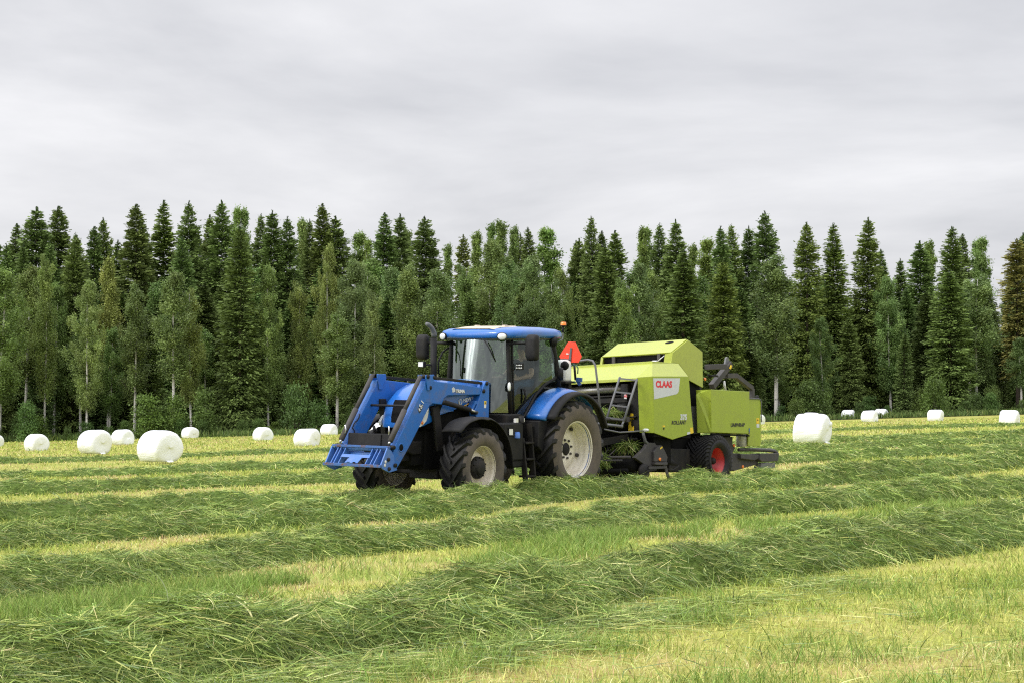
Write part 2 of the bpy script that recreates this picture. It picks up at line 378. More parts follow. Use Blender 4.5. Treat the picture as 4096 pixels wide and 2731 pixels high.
for sg in (1, -1):
    Y = lambda y: sg*y
    P = lambda p, y: (p[0], sg*y, p[2])
    m = MB(); m.prism(low, Y(.45), Y(.57)); m.prism(upp, Y(.447), Y(.573))
    arm = m.build('loader_arm', BLUEW, tractor, .012)
    m = MB(); m.prism(brk, Y(.578), Y(.596)); m.prism(brk, Y(.424), Y(.442))
    m.build('knee_plate', BLUEW, arm, .006)
    # pressed seam along the lower beam and flat sleeve on the knee
    m = MB(); sl = [(3.819,1.354),(3.984,1.144),(4.337,0.77),(4.325,0.764),(3.971,1.139),(3.806,1.35)]; m.prism(sl, Y(.560), Y(.5715)); m.build('weld_seam', DARK, arm)
    m = MB(); m.prism(post, Y(.44), Y(.58)); m.build('loader_post', BLUEW, tractor, .01)
    m = MB(); m.bar(P(rod[0], .51), P(rod[1], .51), .045, .045); m.build('parallel_rod', BLACKM, arm, .006)
    m = MB(); m.tube([P(lift[0], .60), P(lift[1], .60)], .042, 14); m.tube([P(lift[1], .60), P(lift[2], .60)], .024, 12, 1); m.build('lift_cylinder', [BLACKM, CHROME], arm)
    m = MB(); m.tube([P(tilt[0], .51), P(tilt[1], .51)], .036, 14); m.tube([P(tilt[1], .51), P(tilt[2], .51)], .047, 14); m.tube([P(tilt[2], .51), P(tilt[3], .51)], .022, 10, 1)
    m.build('tilt_cylinder', [GREY, CHROME], arm)
    for k, p in enumerate(pins):
        m = MB(); m.lathe([(.0001, .022), (.018, .022), (.020, .016), (.034, .014), (.036, -.10)], P(p, .585 if k else .60), 'y', 14)
        if sg < 0: m.v = [(x, 2*P(p, .585 if k else .60)[1]-y, z) for x, y, z in m.v]
        m.build('pivot_pin', BLACKM, arm)
    m = MB(); m.lathe([(.0001, -.02), (.055, -.02), (.058, .006), (.072, .006), (.074, -.01)], (hole[0], 0, hole[2]), 'y', 24)
    m.v = [(x, Y(.572+y), z) for x, y, z in m.v]; m.build('cross_tube_end', BLUEW, arm)
    m = MB(); m.disc((0,0,0), .052, n=20, h=.004); m.v = [(x+hole[0], Y(.574+y), z+hole[2]) for x, y, z in m.v]; m.build('tube_hole_shade', DARK, arm)  # flat dark disc painted for the shade inside the open tube end
    m = MB(); hp = [(4.093,-0.45,1.56),(4.123,-0.45,1.488),(4.236,-0.45,1.412),(4.287,-0.45,1.335),(4.235,-0.45,1.281),(4.265,-0.45,1.15)]; hp = [(x, sg*.45, z) for x, y, z in hp]; m.tube(hp, .011, 6); m.build('hydraulic_hose', BLACK, arm)
    m = MB(); m.tube([(tilt[2][0]-.03, sg*.46, tilt[2][2]+.10), (tilt[2][0]-.05, sg*.45, tilt[2][2]+.16), (tilt[2][0]-.03, sg*.46, tilt[2][2]+.24)], .012, 8); m.build('hose_fitting', CHROME, arm)
# decals of the near arm
st = MB(); st.prism([(2.82,1.965),(2.549,1.944),(2.549,1.894),(2.819,1.909)], .573, .5745); st.build('decal_plate', INK, tractor)
q = [(2.814,0.576,1.909)][0]
text(tractor, 'TRIMA', WHITEI, q, .078, (-1,0,-.03), bold=.03, name='loader_lettering', sx=1.12)
em = MB(); q = [(2.919,1.988),(2.873,2.004),(2.845,1.982),(2.826,1.959),(2.832,1.918),(2.867,1.926),(2.886,1.913),(2.914,1.919),(2.905,1.949),(2.924,1.961)]; em.prism(q, .573, .576); em.build('loader_emblem', SILV, tractor)
st = MB(); st.prism([(3.844,1.65),(3.814,1.69),(3.752,1.737),(3.707,1.715),(3.729,1.668),(3.799,1.588),(3.831,1.609)], .571, .5735); st.build('decal_plate', INK, tractor)
q = [(3.792,0.575,1.597)][0]
text(tractor, '+5.1', WHITEI, q, .115, (-.58,0,.95), (.95,0,.4), bold=.015, name='size_lettering')
st = MB(); st.prism([(2.004,1.755),(1.941,1.754),(1.945,1.694),(2.006,1.695)], .579, .582, m=0); st.prism([(2.006,1.694),(1.945,1.693),(1.95,1.635),(2.008,1.636)], .579, .582, m=1); st.build('warning_sticker', [YEL, WHITE], tractor)
st = MB()
for px in (.0, .1): st.prism([(1.988,1.709),(1.974,1.74),(1.957,1.709)], .582, .5835)
st.build('sticker_symbol', INK, tractor)
# blue bracket box ahead of the post
m = MB(); m.prism([(2.252,1.763),(2.163,1.752),(2.191,1.698),(2.276,1.707)], .45, .57); m.prism([(2.276,1.707),(2.228,1.702),(2.299,1.616),(2.347,1.624)], .45, .57); m.build('post_bracket', BLUEW, tractor, .005)
# cross tube and screen between the arms
m = MB(); m.tube([(4.17,-.45,1.10),(4.17,.45,1.10)], .07, 16); m.build('loader_cross_tube', BLUEW, tractor)
m = MB(); m.prism([(4.40,1.00),(4.42,1.00),(4.40,1.26),(4.38,1.26)], -.44, .44); m.prism([(4.425,1.02),(4.44,1.02),(4.42,1.25),(4.405,1.25)], -.22, .26); m.build('rubber_screen', BLACK, tractor, .004)
# tool carrier (quick coupler) on the arm ends
zb, zt = .767, 1.05
car = empty('tool_carrier', parent=tractor)
m = MB(); m.bar((4.62,-.585,1.058),(4.62,.585,1.058),.05,.035, m=0); m.build('top_bar', [RUST], car, .004)
m = MB(); m.tube([(4.57,-.55,1.03),(4.57,.55,1.03)], .045, 12); m.tube([(4.50,-.55,.93),(4.50,.55,.93)], .05, 12); m.build('torsion_tube', BLUEL, car)
m = MB(); m.bar((4.84,-.60,.765),(4.84,.60,.765),.045,.045); m.build('bottom_bar', RUST, car, .006)
side = [(4.659,1.05),(4.832,0.767),(4.775,0.718),(4.607,0.654),(4.401,0.683),(4.468,0.802),(4.479,0.905),(4.552,0.998)]
for y in (.575, -.575):
    m = MB(); m.prism(side, y-.012, y+.012); sp = m.build('side_plate', BLUEL, car, .004)
    for k, pq in enumerate([(4.642,0.59,0.864),(4.477,0.59,0.764),(4.624,0.59,0.713),(4.518,0.59,1.055)]):
        b = MB(); b.disc((pq[0], y+.016*(1 if y > 0 else -1), pq[2]), .032, n=14, h=.02); b.build('bolt', BLACKM, sp)
    for pq in [(4.707,0.588,0.831),(4.722,0.588,0.775)]:
        b = MB(); b.disc((pq[0], y+.012*(1 if y > 0 else -1), pq[2]), .026, n=14, h=.004); b.build('reflector', WHITE, sp)
for y in (-.46, -.40, -.30, .26, .36, .43):
    m = MB(); m.prism([(4.60,1.04),(4.62,1.04),(4.84,.77),(4.62,.79),(4.55,.93)], y-.007, y+.007); m.build('rib', BLUEL, car)
m = MB(); cp = [(-.30,.93),(.29,.93),(.29,.885),(.14,.885),(.10,.80),(.06,.80),(.055,.815),(.0,.815),(-.01,.80),(-.06,.80),(-.065,.815),(-.12,.815),(-.13,.80),(-.17,.80),(-.12,.885),(-.31,.885)]
def cpx(z): return 4.84-(z-.77)*.80
vs = [(cpx(z)+.01, y, z) for y, z in cp] + [(cpx(z)-.004, y, z) for y, z in cp]; n = len(cp)
m.add(vs, [tuple(range(n)), tuple(range(2*n-1, n-1, -1))] + [(i, (i+1) % n, n+(i+1) % n, n+i) for i in range(n)]); m.build('lock_plate', BLUEL, car)
for y0, y1 in ((-.34,-.15), (.12,.30)):
    m = MB(); m.tube([(4.66,y0,.84),(4.66,y1,.84)], .014, 8, 0); m.tube([(4.66,y0+.03,.80),(4.66,y1,.80)], .025, 10, 1); m.build('lock_rod', [CHROME, BLUEL], car)
m = MB(); m.box((4.50,.02,.97),(4.56,.20,1.05)); m.build('coupling_block', BLACKM, car, .006)
# hood guard bar ahead of the nose
m = MB(); m.box((3.45,-.56,1.66),(3.60,-.40,1.80)); m.box((3.45,.40,1.66),(3.60,.47,1.80)); m.tube([(3.80,-.50,1.70),(3.80,.40,1.70)], .02, 10); m.bar((3.5,-.48,1.74),(3.8,-.48,1.70),.05,.05); m.bar((3.45,-.46,1.7),(3.40,-.42,1.0),.10,.16,(1,0,0)); m.build('hood_guard', BLACK, tractor, .008)
for sg in (1, -1):
    m = MB(); m.bar((3.25,sg*.47,1.68),(3.10,sg*.47,.95),.05,.18,(1,0,0)); m.build('loader_subframe', BLACKM, tractor, .01)

# ------------------------------------------------------------------ fenders
for sg in (1, -1):
    m = MB(); rings = []
    for k in range(25):
        a = math.radians(48 - k*5.9)
        fl = max(0, (a-math.radians(20)))
        R = .84 + .10*fl/.5 + (.025*math.sin((a-.1)*5) if a > -.1 else 0)
        r = []
        for y, dr in ((.76,-.04),(.78,.0),(.95,.02),(1.12,.012),(1.17,-.015),(1.17,-.03),(1.12,-.006),(.95,.002),(.79,-.018)):
            r.append((2.79+(R+dr)*math.sin(a), sg*y, .667+(R+dr)*math.cos(a)))
        rings.append(r)
    m.loft(rings, 0, True); f = m.build('front_fender', BLACK, tractor)
    m = MB(); m.bar((2.7,sg*.45,1.25),(2.75,sg*.9,1.49),.06,.06); m.bar((2.85,sg*.5,.9),(2.75,sg*.5,1.3),.05,.07); m.build('fender_bracket', BLACKM, f)
    m = MB(); rings = []; lip = []
    for k in range(27):
        a = math.radians(58 - k*4.5)
        R = 1.02
        if a > .55: R += .04*(a-.55)
        rings.append([(R*.985*math.sin(a), sg*.66, .867+R*.985*math.cos(a)), (R*1.06*math.sin(a), sg*.70, .867+R*1.06*math.cos(a)), (R*1.075*math.sin(a), sg*.78, .867+R*1.075*math.cos(a)), (R*1.05*math.sin(a), sg*.95, .867+R*1.05*math.cos(a)), (R*1.02*math.sin(a), sg*1.07, .867+R*1.02*math.cos(a)), (R*.97*math.sin(a), sg*1.09, .867+R*.97*math.cos(a)), (R*.95*math.sin(a), sg*1.05, .867+R*.95*math.cos(a)), (R*.96*math.sin(a), sg*.70, .867+R*.96*math.cos(a))])
    m.loft(rings[:24], 0, True); rf = m.build('rear_fender', BLUE, tractor)
    m = MB(); lr = []
    for k in range(28):
        a = math.radians(56 - k*4.6); R = 1.02
        lr.append([(R*1.0*math.sin(a), sg*1.075, .867+R*1.0*math.cos(a)), (R*1.01*math.sin(a), sg*1.12, .867+R*1.01*math.cos(a)), (R*.985*math.sin(a), sg*1.24, .867+R*.985*math.cos(a)), (R*.94*math.sin(a), sg*1.25, .867+R*.94*math.cos(a)), (R*.93*math.sin(a), sg*1.23, .867+R*.93*math.cos(a)), (R*.955*math.sin(a), sg*1.09, .867+R*.955*math.cos(a))])
    m.loft(lr, 0, True); m.build('fender_flare', BLACK, rf)
    m = MB(); m.prism([(.55,.62),(1.0,.95),(.97,1.40),(.62,1.40),(.3,.9)], sg*.60, sg*1.02); m.build('fender_skirt', BLACK, tractor, .02)
# tank, battery box, steps (left side is the near one)
for sg in (1, -1):
    m = MB(); m.box((1.32, sg*.42, .72), (1.90, sg*.93, 1.38)); m.box((1.25, sg*.55, .60), (1.85, sg*.90, .74)); tk = m.build('fuel_tank', BLACK, tractor, .03)
    m = MB(); m.prism([(1.796,1.301),(1.613,1.296),(1.612,1.153),(1.765,1.158)], sg*.93, sg*.95); m.build('tank_panel', BLACKM, tk, .004)
    if sg > 0:
        m = MB(); m.prism([(1.781,1.278),(1.677,1.275),(1.676,1.173),(1.78,1.176)], .95, .955); m.build('information_sticker', WHITE, tk)
        m = MB(); cx, _, cz = [(1.528,0.93,1.164)][0]; m.lathe([(.0001,.055),(.05,.055),(.052,.03),(.06,.028),(.06,-.05)], (cx,.93,cz), 'z', 14); m.build('filler_cap', BLUEL, tk)
        m = MB(); cx, _, cz = [(1.349,0.9,1.43)][0]; m.lathe([(.0001,.06),(.05,.06),(.05,-.06)], (cx,.9,cz), 'z', 16); m.box((cx+.04,.86,cz-.05),(cx+.10,.90,cz+.02)); m.build('tank_cap', BLACKM, tk)
        m = MB(); m.box((cx+.10,.86,cz-.05),(cx+.17,.91,cz+.02), 0); m.box((cx-.09,.86,cz-.04),(cx-.055,.91,cz+.02), 0); m.build('white_reflector', WHITE, tk)
    m = MB()
    for z, y0 in ((.42,.80),(.72,.78),(1.0,.76)): m.box((1.02, sg*y0, z), (1.28, sg*(y0+.20), z+.035))
    m.bar((1.03, sg*.95, .36), (1.05, sg*.86, 1.35), .04, .10, (0,1,0)); m.bar((1.28, sg*.95, .36), (1.28, sg*.86, 1.10), .04, .10, (0,1,0)); m.build('steps', BLACKM, tractor, .006)

# ------------------------------------------------------------------ cab
m = MB(); m.box((.0,-.62,1.38),(1.40,.62,1.50)); m.box((1.18,-.66,1.30),(1.62,.78,1.52)); m.box((-.30,-.62,1.40),(.10,.62,1.95)); m.build('cab_floor', BLACKM, tractor, .02)
# pillars
for sg in (1, -1):
    m = MB(); m.tube([(1.33,sg*.66,1.52),(1.36,sg*.655,2.1),(1.35,sg*.62,2.6),(1.33,sg*.60,2.86)], .042, 10)
    m.build('front_pillar', BLACK, tractor)
    m = MB(); m.tube([(-.02,sg*.76,1.98),(.02,sg*.75,2.3),(.10,sg*.74,2.6),(.18,sg*.73,2.86)], .05, 10); m.build('rear_pillar', BLACK, tractor)
    # door frame following the fender
    m = MB(); m.tube([(1.24,sg*.665,1.50),(.98,sg*.70,1.46),(.86,sg*.72,1.62),(.66,sg*.74,1.85),(.40,sg*.75,2.02),(.10,sg*.76,2.12),(-.02,sg*.76,2.18)], .025, 8)
    m.tube([(1.24,sg*.665,1.50),(1.26,sg*.655,2.1),(1.25,sg*.63,2.6),(1.24,sg*.62,2.83)], .022, 8); m.build('door_frame', BLACK, tractor)
    g = MB(); bot = [(1.24,.655,1.50),(.98,.695,1.46),(.86,.715,1.62),(.66,.735,1.85),(.40,.745,2.02),(.10,.755,2.12)]; topz = 2.83
    top = [(1.24,.62,topz),(1.05,.65,topz),(.86,.68,topz),(.62,.70,topz),(.40,.715,topz),(.18,.73,topz)]
    mid = [tuple((a[i]*.5+b[i]*.5)+(0.03 if i == 1 else 0) for i in range(3)) for a, b in zip(bot, top)]
    R_ = [[(x, sg*y, z) for x, y, z in r] for r in (bot, mid, top)]
    g.loft(R_, 0, True, closed=False); g.build('door_glass', GLASS if sg > 0 else GLASSI, tractor)
    m = MB(); m.tube([(1.02,sg*.72,1.70),(1.0,sg*.75,1.82),(1.02,sg*.73,1.95)], .018, 8); m.build('door_handle', BLACK, tractor)
g = MB(); rows = []
for k in range(9):
    t = k/8; z = 1.54+t*1.29; w = .65-.05*t; lean = .13*(1-(t+.12)**2/1.2544)
    rows.append([(1.35+(.22+lean)*(1-(j/10)**2), w*j/10, z) for j in range(-10, 11)])
g.loft(rows, 0, True, closed=False); g.build('windscreen', GLASSF, tractor)
g = MB(); rows = [[(-.12-.10*(1-(j/6)**2), .73*j/6, z) for j in range(-6, 7)] for z in (1.98, 2.4, 2.84)]
g.loft(rows, 0, True, closed=False); g.build('rear_window', GLASSI, tractor)
# roof: a dome over the plan outline
outl = [(1.66,0),(1.65,.35),(1.62,.52),(1.56,.68),(1.40,.77),(1.10,.81),(.6,.82),(.10,.80),(-.18,.72),(-.33,.5),(-.38,0)]
outl = outl + [(x, -y) for x, y in outl[-2:0:-1]]
RC = (.62, 0)
def rr(s, z, dz=0): return [(RC[0]+(x-RC[0])*s, y*s, z + .018*(1-((x-.5)/1.2)**2)) for x, y in outl]
m = MB(); m.loft([rr(.93,2.815), rr(.985,2.825), rr(1.0,2.86), rr(.995,2.91), rr(.965,2.95), rr(.88,2.985), rr(.65,3.01), rr(.3,3.02)], 0, True)
roof = m.build('roof', BLUE, tractor)
m = MB(); m.loft([rr(.90,2.79), rr(.95,2.822)], 0, False); m.build('roof_lining', TRIM, roof)
def dome(x, y):
    best = 1e9
    for i in range(len(outl)):
        pass
    s = max(abs(y)/.81, (x-RC[0])/1.04 if x > RC[0] else (RC[0]-x)/1.0)
    zz = np.interp(s, [0,.3,.65,.88,.965], [3.02,3.02,3.01,2.985,2.95]); return zz + .018*(1-((x-.5)/1.2)**2)
hatch = [(1.52,.25),(1.50,.42),(1.2,.40),(.75,.34),(.62,.30)]; m = MB(); rows = []
for x in np.linspace(.6, 1.56, 9):
    w = .30+.16*(x-.6)/.96
    rows.append([(x, w*j/5, dome(x, w*j/5)+.012 if abs(j) < 5 else dome(x, w)-.004) for j in range(-5, 6)])
m.loft(rows, 0, True, closed=False); m.build('roof_hatch', BEIGE, roof)
for x, y in ((1.0,.30),(1.0,-.30)):
    m = MB(); m.box((x-.05,y-.035,3.02),(x+.05,y+.035,3.06)); m.build('hatch_hinge', BEIGE, roof, .012)
for y, X, ry in ((.66,1.575,.35), (-.60,1.60,-.25)):
    m = MB(); m.lathe([(.0001,-.06),(.06,-.055),(.082,0),(.078,.02)], (0,0,0), 'x', 20, 0); lm = m.build('roof_lamp', BLACK, roof); lm.location = (X+.02, y, 2.855); lm.rotation_euler = (0, 0, ry); lm.scale = (1, 1.15, .85)
    m = MB(); m.lathe([(.0001,.032),(.05,.028),(.072,.01),(.074,0)], (0,0,0), 'x', 20); m.build('lens', LENS, lm)
# wiper, mirrors, side lamps
wp = [(1.686,0.25,2.81),(1.472,0.25,2.707),(1.28,0.25,2.611)] ; m = MB()
m.tube([(1.66,.33,2.79),(1.675,.44,2.66),(1.60,.52,2.44)], .012, 8); m.build('wiper', BLACK, tractor)
for sg in (1, -1):
    X = 1.30 if sg > 0 else 1.45
    y0 = 1.10 if sg > 0 else -1.17
    mm = empty('mirror', parent=tractor)
    m = MB(); rings = []
    for x, s in ((X-.05,.86),(X-.02,1.0),(X+.03,1.0),(X+.07,.86),(X+.085,.6)):
        r = []
        for k in range(24):
            a = 2*PI*k/24; ca, sa = math.cos(a), math.sin(a)
            r.append((x, y0+.125*s*math.copysign(abs(ca)**.45, ca), 2.665+.225*s*math.copysign(abs(sa)**.38, sa)))
        rings.append(r)
    m.loft(rings, 0, True); m.build('mirror_housing', BLACK, mm)
    m = MB(); m.tube([(1.36,sg*.60,2.74),(X,sg*.80,2.745),(X,y0-sg*.08,2.745)], [.035,.026,.02], 10); m.build('mirror_arm', BLACK, mm)
    m = MB(); m.box((X-.056,y0-.10,2.47),(X-.052,y0+.10,2.86)); m.build('mirror_face', CHROME, mm)
    m = MB(); rr_ = 0
    c0 = [(1.439,0.72,1.995)][0]
    m.loft([[(c0[0]+.02+dx, sg*(.75+.035*math.cos(a)*s), c0[2]+.085*s*math.sin(a)) for a in [2*PI*k/16 for k in range(16)]] for dx, s in ((-.05,.8),(0,1),(.03,.95),(.045,.6))], 0, True); ml = m.build('marker_lamp', BLACK, tractor)
    m = MB(); m.loft([[(c0[0]+.055+dx, sg*(.75+.032*math.cos(a)*s), c0[2]+.08*s*math.sin(a)) for a in [2*PI*k/16 for k in range(16)]] for dx, s in ((0,1),(.02,.9),(.028,.5))], 0, True); m.build('lens', LENS, ml)
    m = MB(); m.tube([(1.36,sg*.67,c0[2]),(1.40,sg*.75,c0[2])], .014, 6); m.build('lamp_stalk', BLACK, ml)
c0 = [(1.205,0.74,2.339)][0]
m = MB(); m.box((c0[0]-.03,.70,c0[2]-.06),(c0[0]+.03,.84,c0[2]+.06)); wl = m.build('led_work_light', BLACK, tractor, .01)
for i in range(4):
    for j in range(2):
        b = MB(); b.lathe([(.0001,.012),(.010,.010),(.0135,0)], (c0[0]+.031, .72+.033*i, c0[2]-.024+.048*j), 'x', 8); b.build('led', LENS, wl)
for z, rad in ((2.20,.11), (2.78,.08)):
    m = MB(); m.lathe([(.0001,.05),(rad,.045),(rad*1.05,0),(rad*.9,-.05)], (0,0,0), 'y', 16); o = m.build('rear_light_pod', BLACK, tractor); o.location = (-.04 if z < 2.5 else .16, .79, z); o.rotation_euler = (0,0,.6)
# interior
m = MB(); m.box((-.22,-.26,1.62),(.28,.26,1.90)); m.box((-.02,-.25,1.88),(.30,.25,1.97)); m.prism([(-.16,1.90),(-.02,1.90),(-.10,2.48),(-.22,2.48)], -.24, .24); m.build('seat', SEATM, tractor, .05)
m = MB(); m.bar((1.15,0,1.5),(.80,0,2.05),.10,.10); m.box((1.10,-.34,1.5),(1.44,.34,1.98)); m.build('dashboard', BLACK, tractor, .03)
m = MB(); ct = Vector((.74,0,2.12)); ax = Vector((-.55,0,.83)).normalized(); u = Vector((0,1,0)); v = ax.cross(u)
ring = [tuple(ct + (u*math.cos(2*PI*k/20)+v*math.sin(2*PI*k/20))*.19) for k in range(21)]; m.tube(ring, .014, 8, caps=False); m.bar(ct-u*.18, ct+u*.18, .03, .015); m.tube([tuple(ct), (.82,0,2.02)], .03, 8); m.build('steering_wheel', BLACK, tractor)
m = MB(); m.box((.0,-.58,1.5),(.7,-.36,2.02)); m.build('side_console', TRIM, tractor, .03)
# beacon, canister and triangle behind the cab
m = MB(); m.tube([(-0.157,0.6,2.658),(-0.156,0.6,2.723),(-0.187,0.6,2.769),(-0.285,0.6,2.792),(-0.363,0.6,2.81),(-0.395,0.6,2.836),(-0.404,0.6,2.904),(-0.399,0.6,2.948)], .011, 8, 0); m.tube([(-0.399,0.6,2.94),(-0.403,0.6,3.056)], .02, 8, 1); bc = m.build('beacon_pole', [GREYL, BLACK], tractor)
q = [(-0.414,0.6,3.071)][0]; m = MB(); m.lathe([(.0001,.062),(.038,.06),(.05,.045),(.053,0)], (q[0],.6,q[2]), 'z', 16, 0); m.lathe([(.056,.0),(.056,-.018),(.02,-.02)], (q[0],.6,q[2]), 'z', 16, 1); m.build('beacon_lens', [ORANGE, BLACK], bc)
m = MB(); m.box((-1.05,-.30,2.02),(-.72,.45,2.06)); m.box((-1.0,-.3,1.3),(-.9,.4,2.04)); rk = m.build('rear_rack', BLACKM, tractor, .008)
m = MB(); rings = []
for z, s in ((2.06,.96),(2.10,1.0),(2.36,1.0),(2.42,.9),(2.45,.6)):
    r = []
    for k in range(20):
        a = 2*PI*k/20; ca, sa = math.cos(a), math.sin(a); r.append((-.88+.13*s*math.copysign(abs(ca)**.5, ca), .26+.16*s*math.copysign(abs(sa)**.5, sa), z))
    rings.append(r)
m.loft(rings, 0, True); cn = m.build('additive_canister', WHITE, tractor); m = MB(); m.lathe([(.0001,.05),(.035,.05),(.035,0)], (-.85,.20,2.44), 'z', 12); m.build('canister_cap', BLACK, cn)
tp = [(0.222,2.78),(0.38,2.776),(0.523,2.509),(0.451,2.396),(0.071,2.407),(0.025,2.514)]
m = MB(); m.prism(tp, -1.155, -1.145, 'x'); tri = m.build('warning_triangle', TRIR, tractor, .003)
m = MB(); q = [(0.283,2.673),(0.314,2.67),(0.292,2.409),(0.237,2.411)]; m.prism(q, -1.14, -1.125, 'x', 0); m.tube([(0.015,2.456),(0.155,2.461),(0.283,2.45)] and [(-1.12, y, z) for y, z in [(0.015,2.456),(0.155,2.461),(0.283,2.45)]], .01, 6); m.build('triangle_bracket', GREYL, tri)
m = MB(); m.prism([(0.184,2.573),(0.236,2.57),(0.232,2.547),(0.181,2.55)], -1.143, -1.138, 'x'); m.build('triangle_sticker', WHITE, tri)
m = MB(); pp = [(-1.1, y, z) for y, z in [(0.385,2.393),(0.402,2.245),(0.417,2.08)]]; m.tube(pp, .022, 8); m.build('rack_post', BLACKM, tractor)
m = MB(); pp = [(-1.0, y, z) for y, z in [(0.53,2.197),(0.538,2.296),(0.5,2.353),(0.431,2.361),(0.363,2.319),(0.33,2.228),(0.338,2.129),(0.384,2.056),(0.492,2.033)]]; m.tube(pp, .012, 6); m.build('green_hose', HOSE, tractor)
m = MB(); pp = [(-1.1, y, z) for y, z in [(0.446,2.089),(0.554,2.082),(0.525,1.983)]]; m.bar(pp[0], pp[1], .05, .08); m.bar(pp[0], pp[2], .04, .05); m.build('hose_coupling', RUST, tractor)
q = [( -.55, y, z) for y, z in [(0.542,2.35),(0.474,2.289),(0.406,2.284)]]
m = MB(); m.lathe([(.0001,.05),(.07,.04),(.085,0),(.07,-.04),(.0001,-.05)], q[0], 'x', 16); m.tube([q[0], q[1], q[2]], .01, 6); m.build('rear_work_light', BLACK, tractor)
# ================================================================== BALER
baler = tag(empty('round_baler', [[-0.61537,0.78819,-0.0087,3.034],[-0.78764,-0.61445,0.04553,40.4849],[0.03054,0.03487,0.99893,0.048],[0,0,0,1]]), 'lime green round baler and wrapper hitched behind the blue tractor', 'baler')

def flip(mb):
    mb.v = [(x, -y, z) for x, y, z in mb.v]; return mb
side = [(2.143,2.105),(0.873,2.164),(0.843,2.089),(0.778,1.499)] + [(0.704,1.06),(1.466,0.913),(2.089,1.025)]
fr = [(2.34, 2.085), (2.30, 1.035)]
for sg in (1, -1):
    m = MB(); m.prism(side, sg*1.22, sg*1.25)
    # chamfered front of the cover, bevelled top
    q = side
    A0, A1 = (q[0][0], sg*1.25, q[0][1]), (q[-1][0], sg*1.25, q[-1][1]); B0, B1 = (2.345, sg*1.05, 2.085), (2.30, sg*1.05, 1.035)
    m.add([A0, A1, B1, B0, (A0[0]-.04, sg*1.2, A0[2]), (A1[0]-.04, sg*1.2, A1[2]), (B1[0]-.04, sg*1.03, B1[2]), (B0[0]-.04, sg*1.03, B0[2])], [(0,1,2,3),(7,6,5,4),(0,3,7,4),(1,5,6,2),(3,2,6,7),(0,4,5,1)])
    sp = m.build('side_cover', LIMED, baler, .006)
    m = MB(); T0, T1 = (1.75, sg*1.0, 2.392), (.84, sg*1.0, 2.432); C1 = (q[1][0], sg*1.25, q[1][1])
    m.add([A0, C1, T1, T0, B0], [(0,1,2,3),(0,3,4)]); m.add([(x, y-sg*.03, z-.03) for x, y, z in (A0, C1, T1, T0, B0)], [(3,2,1,0),(4,3,0)])
    m.build('bevel_panel', LIME, sp)
m = MB()
f0 = [(2.36,-1.05,2.075),(2.36,1.05,2.075),(1.75,1.0,2.395),(1.75,-1.0,2.395)]
m.add(f0 + [(x-.02, y, z-.035) for x, y, z in f0], [(0,1,2,3),(7,6,5,4),(0,4,5,1),(1,5,6,2),(2,6,7,3),(3,7,4,0)])
m.box((.84,-1.0,2.39),(1.75,1.0,2.43)); m.box((2.335,-1.05,2.02),(2.365,1.05,2.076))
m.build('front_hood', LIME, baler, .005)
# upper hood
uh = [(0.264,2.938),(-0.262,2.727),(-0.254,2.005),(0.258,2.133),(0.285,2.212),(0.627,2.45),(0.904,2.446),(0.831,2.656)]
inn = .84
m = MB()
for sg in (1, -1): m.prism(uh, sg*.84, sg*.87)
r0, r1, e0 = uh[0], uh[1], uh[7]
def slab(a, b, y0, y1, t=.02):
    dx, dz = b[0]-a[0], b[1]-a[1]; n = math.hypot(dx, dz); nx, nz = -dz/n*t, dx/n*t
    m.prism([a, b, (b[0]+nx, b[1]+nz), (a[0]+nx, a[1]+nz)], y0, y1)
slab(r0, r1, -.84, .84); slab((e0[0]+.015, e0[1]-.012), r0, -.84, .84, -.02)
m.build('upper_hood', LIME, baler, .005)
m = MB()
for sg in (1, -1):
    p = uh[7]; m = MB(); m.add([(p[0]+.004, sg*.872, p[1]), (p[0]+.10, sg*.75, p[1]-.03), (p[0]+.16, sg*.75, p[1]-.24), (p[0]+.06, sg*.872, p[1]-.22)], [(0,1,2,3)])
    m.build('hood_post', LIME, baler)
    m = MB(); m.box((p[0]-.02, sg*.55-.035, p[1]-.25), (p[0]+.03, sg*.55+.035, p[1]-.01)); m.build('hood_strut', GREY, baler)
m = MB(); m.tube([(e0[0]+.03,-.5,2.45),(e0[0]+.03,.45,2.45)], .03, 12); m.build('net_roll', GREYL, baler)
m = MB(); m.tube([(e0[0]+.02,.42,2.52),(e0[0]+.05,.55,2.50),(e0[0]+.04,.70,2.60)], .012, 6); m.box((e0[0],.40,2.48),(e0[0]+.05,.52,2.515)); m.build('net_brake', CHROME, baler)
m = MB(); q = [(0.893,2.826)][0]
def on_slope(xz_t, y):  # along the front slope of the upper hood
    a = np.array((e0[0]+.015, e0[1]-.012)); b = np.array(r0); p = a + (b-a)*xz_t; nrm = np.array((b[1]-a[1], -(b[0]-a[0]))); nrm = nrm/np.linalg.norm(nrm); nrm = nrm if nrm[1] > 0 else -nrm; p = p + nrm*.022
    return (p[0], y, p[1])
m.add([on_slope(.80 + .10*math.cos(a), .50 + .10*math.sin(a) ) for a in [2*PI*k/16 for k in range(16)]], [tuple(range(16))]); m.build('lifting_slot', DARK, baler)
m = MB(); pp = [(-0.724,0.5,2.817),(-0.947,0.5,2.819)]; m.tube([(-.25,.55,2.76),(-.42,.55,2.76)], .028, 14); m.build('film_tube', WHITE, baler)
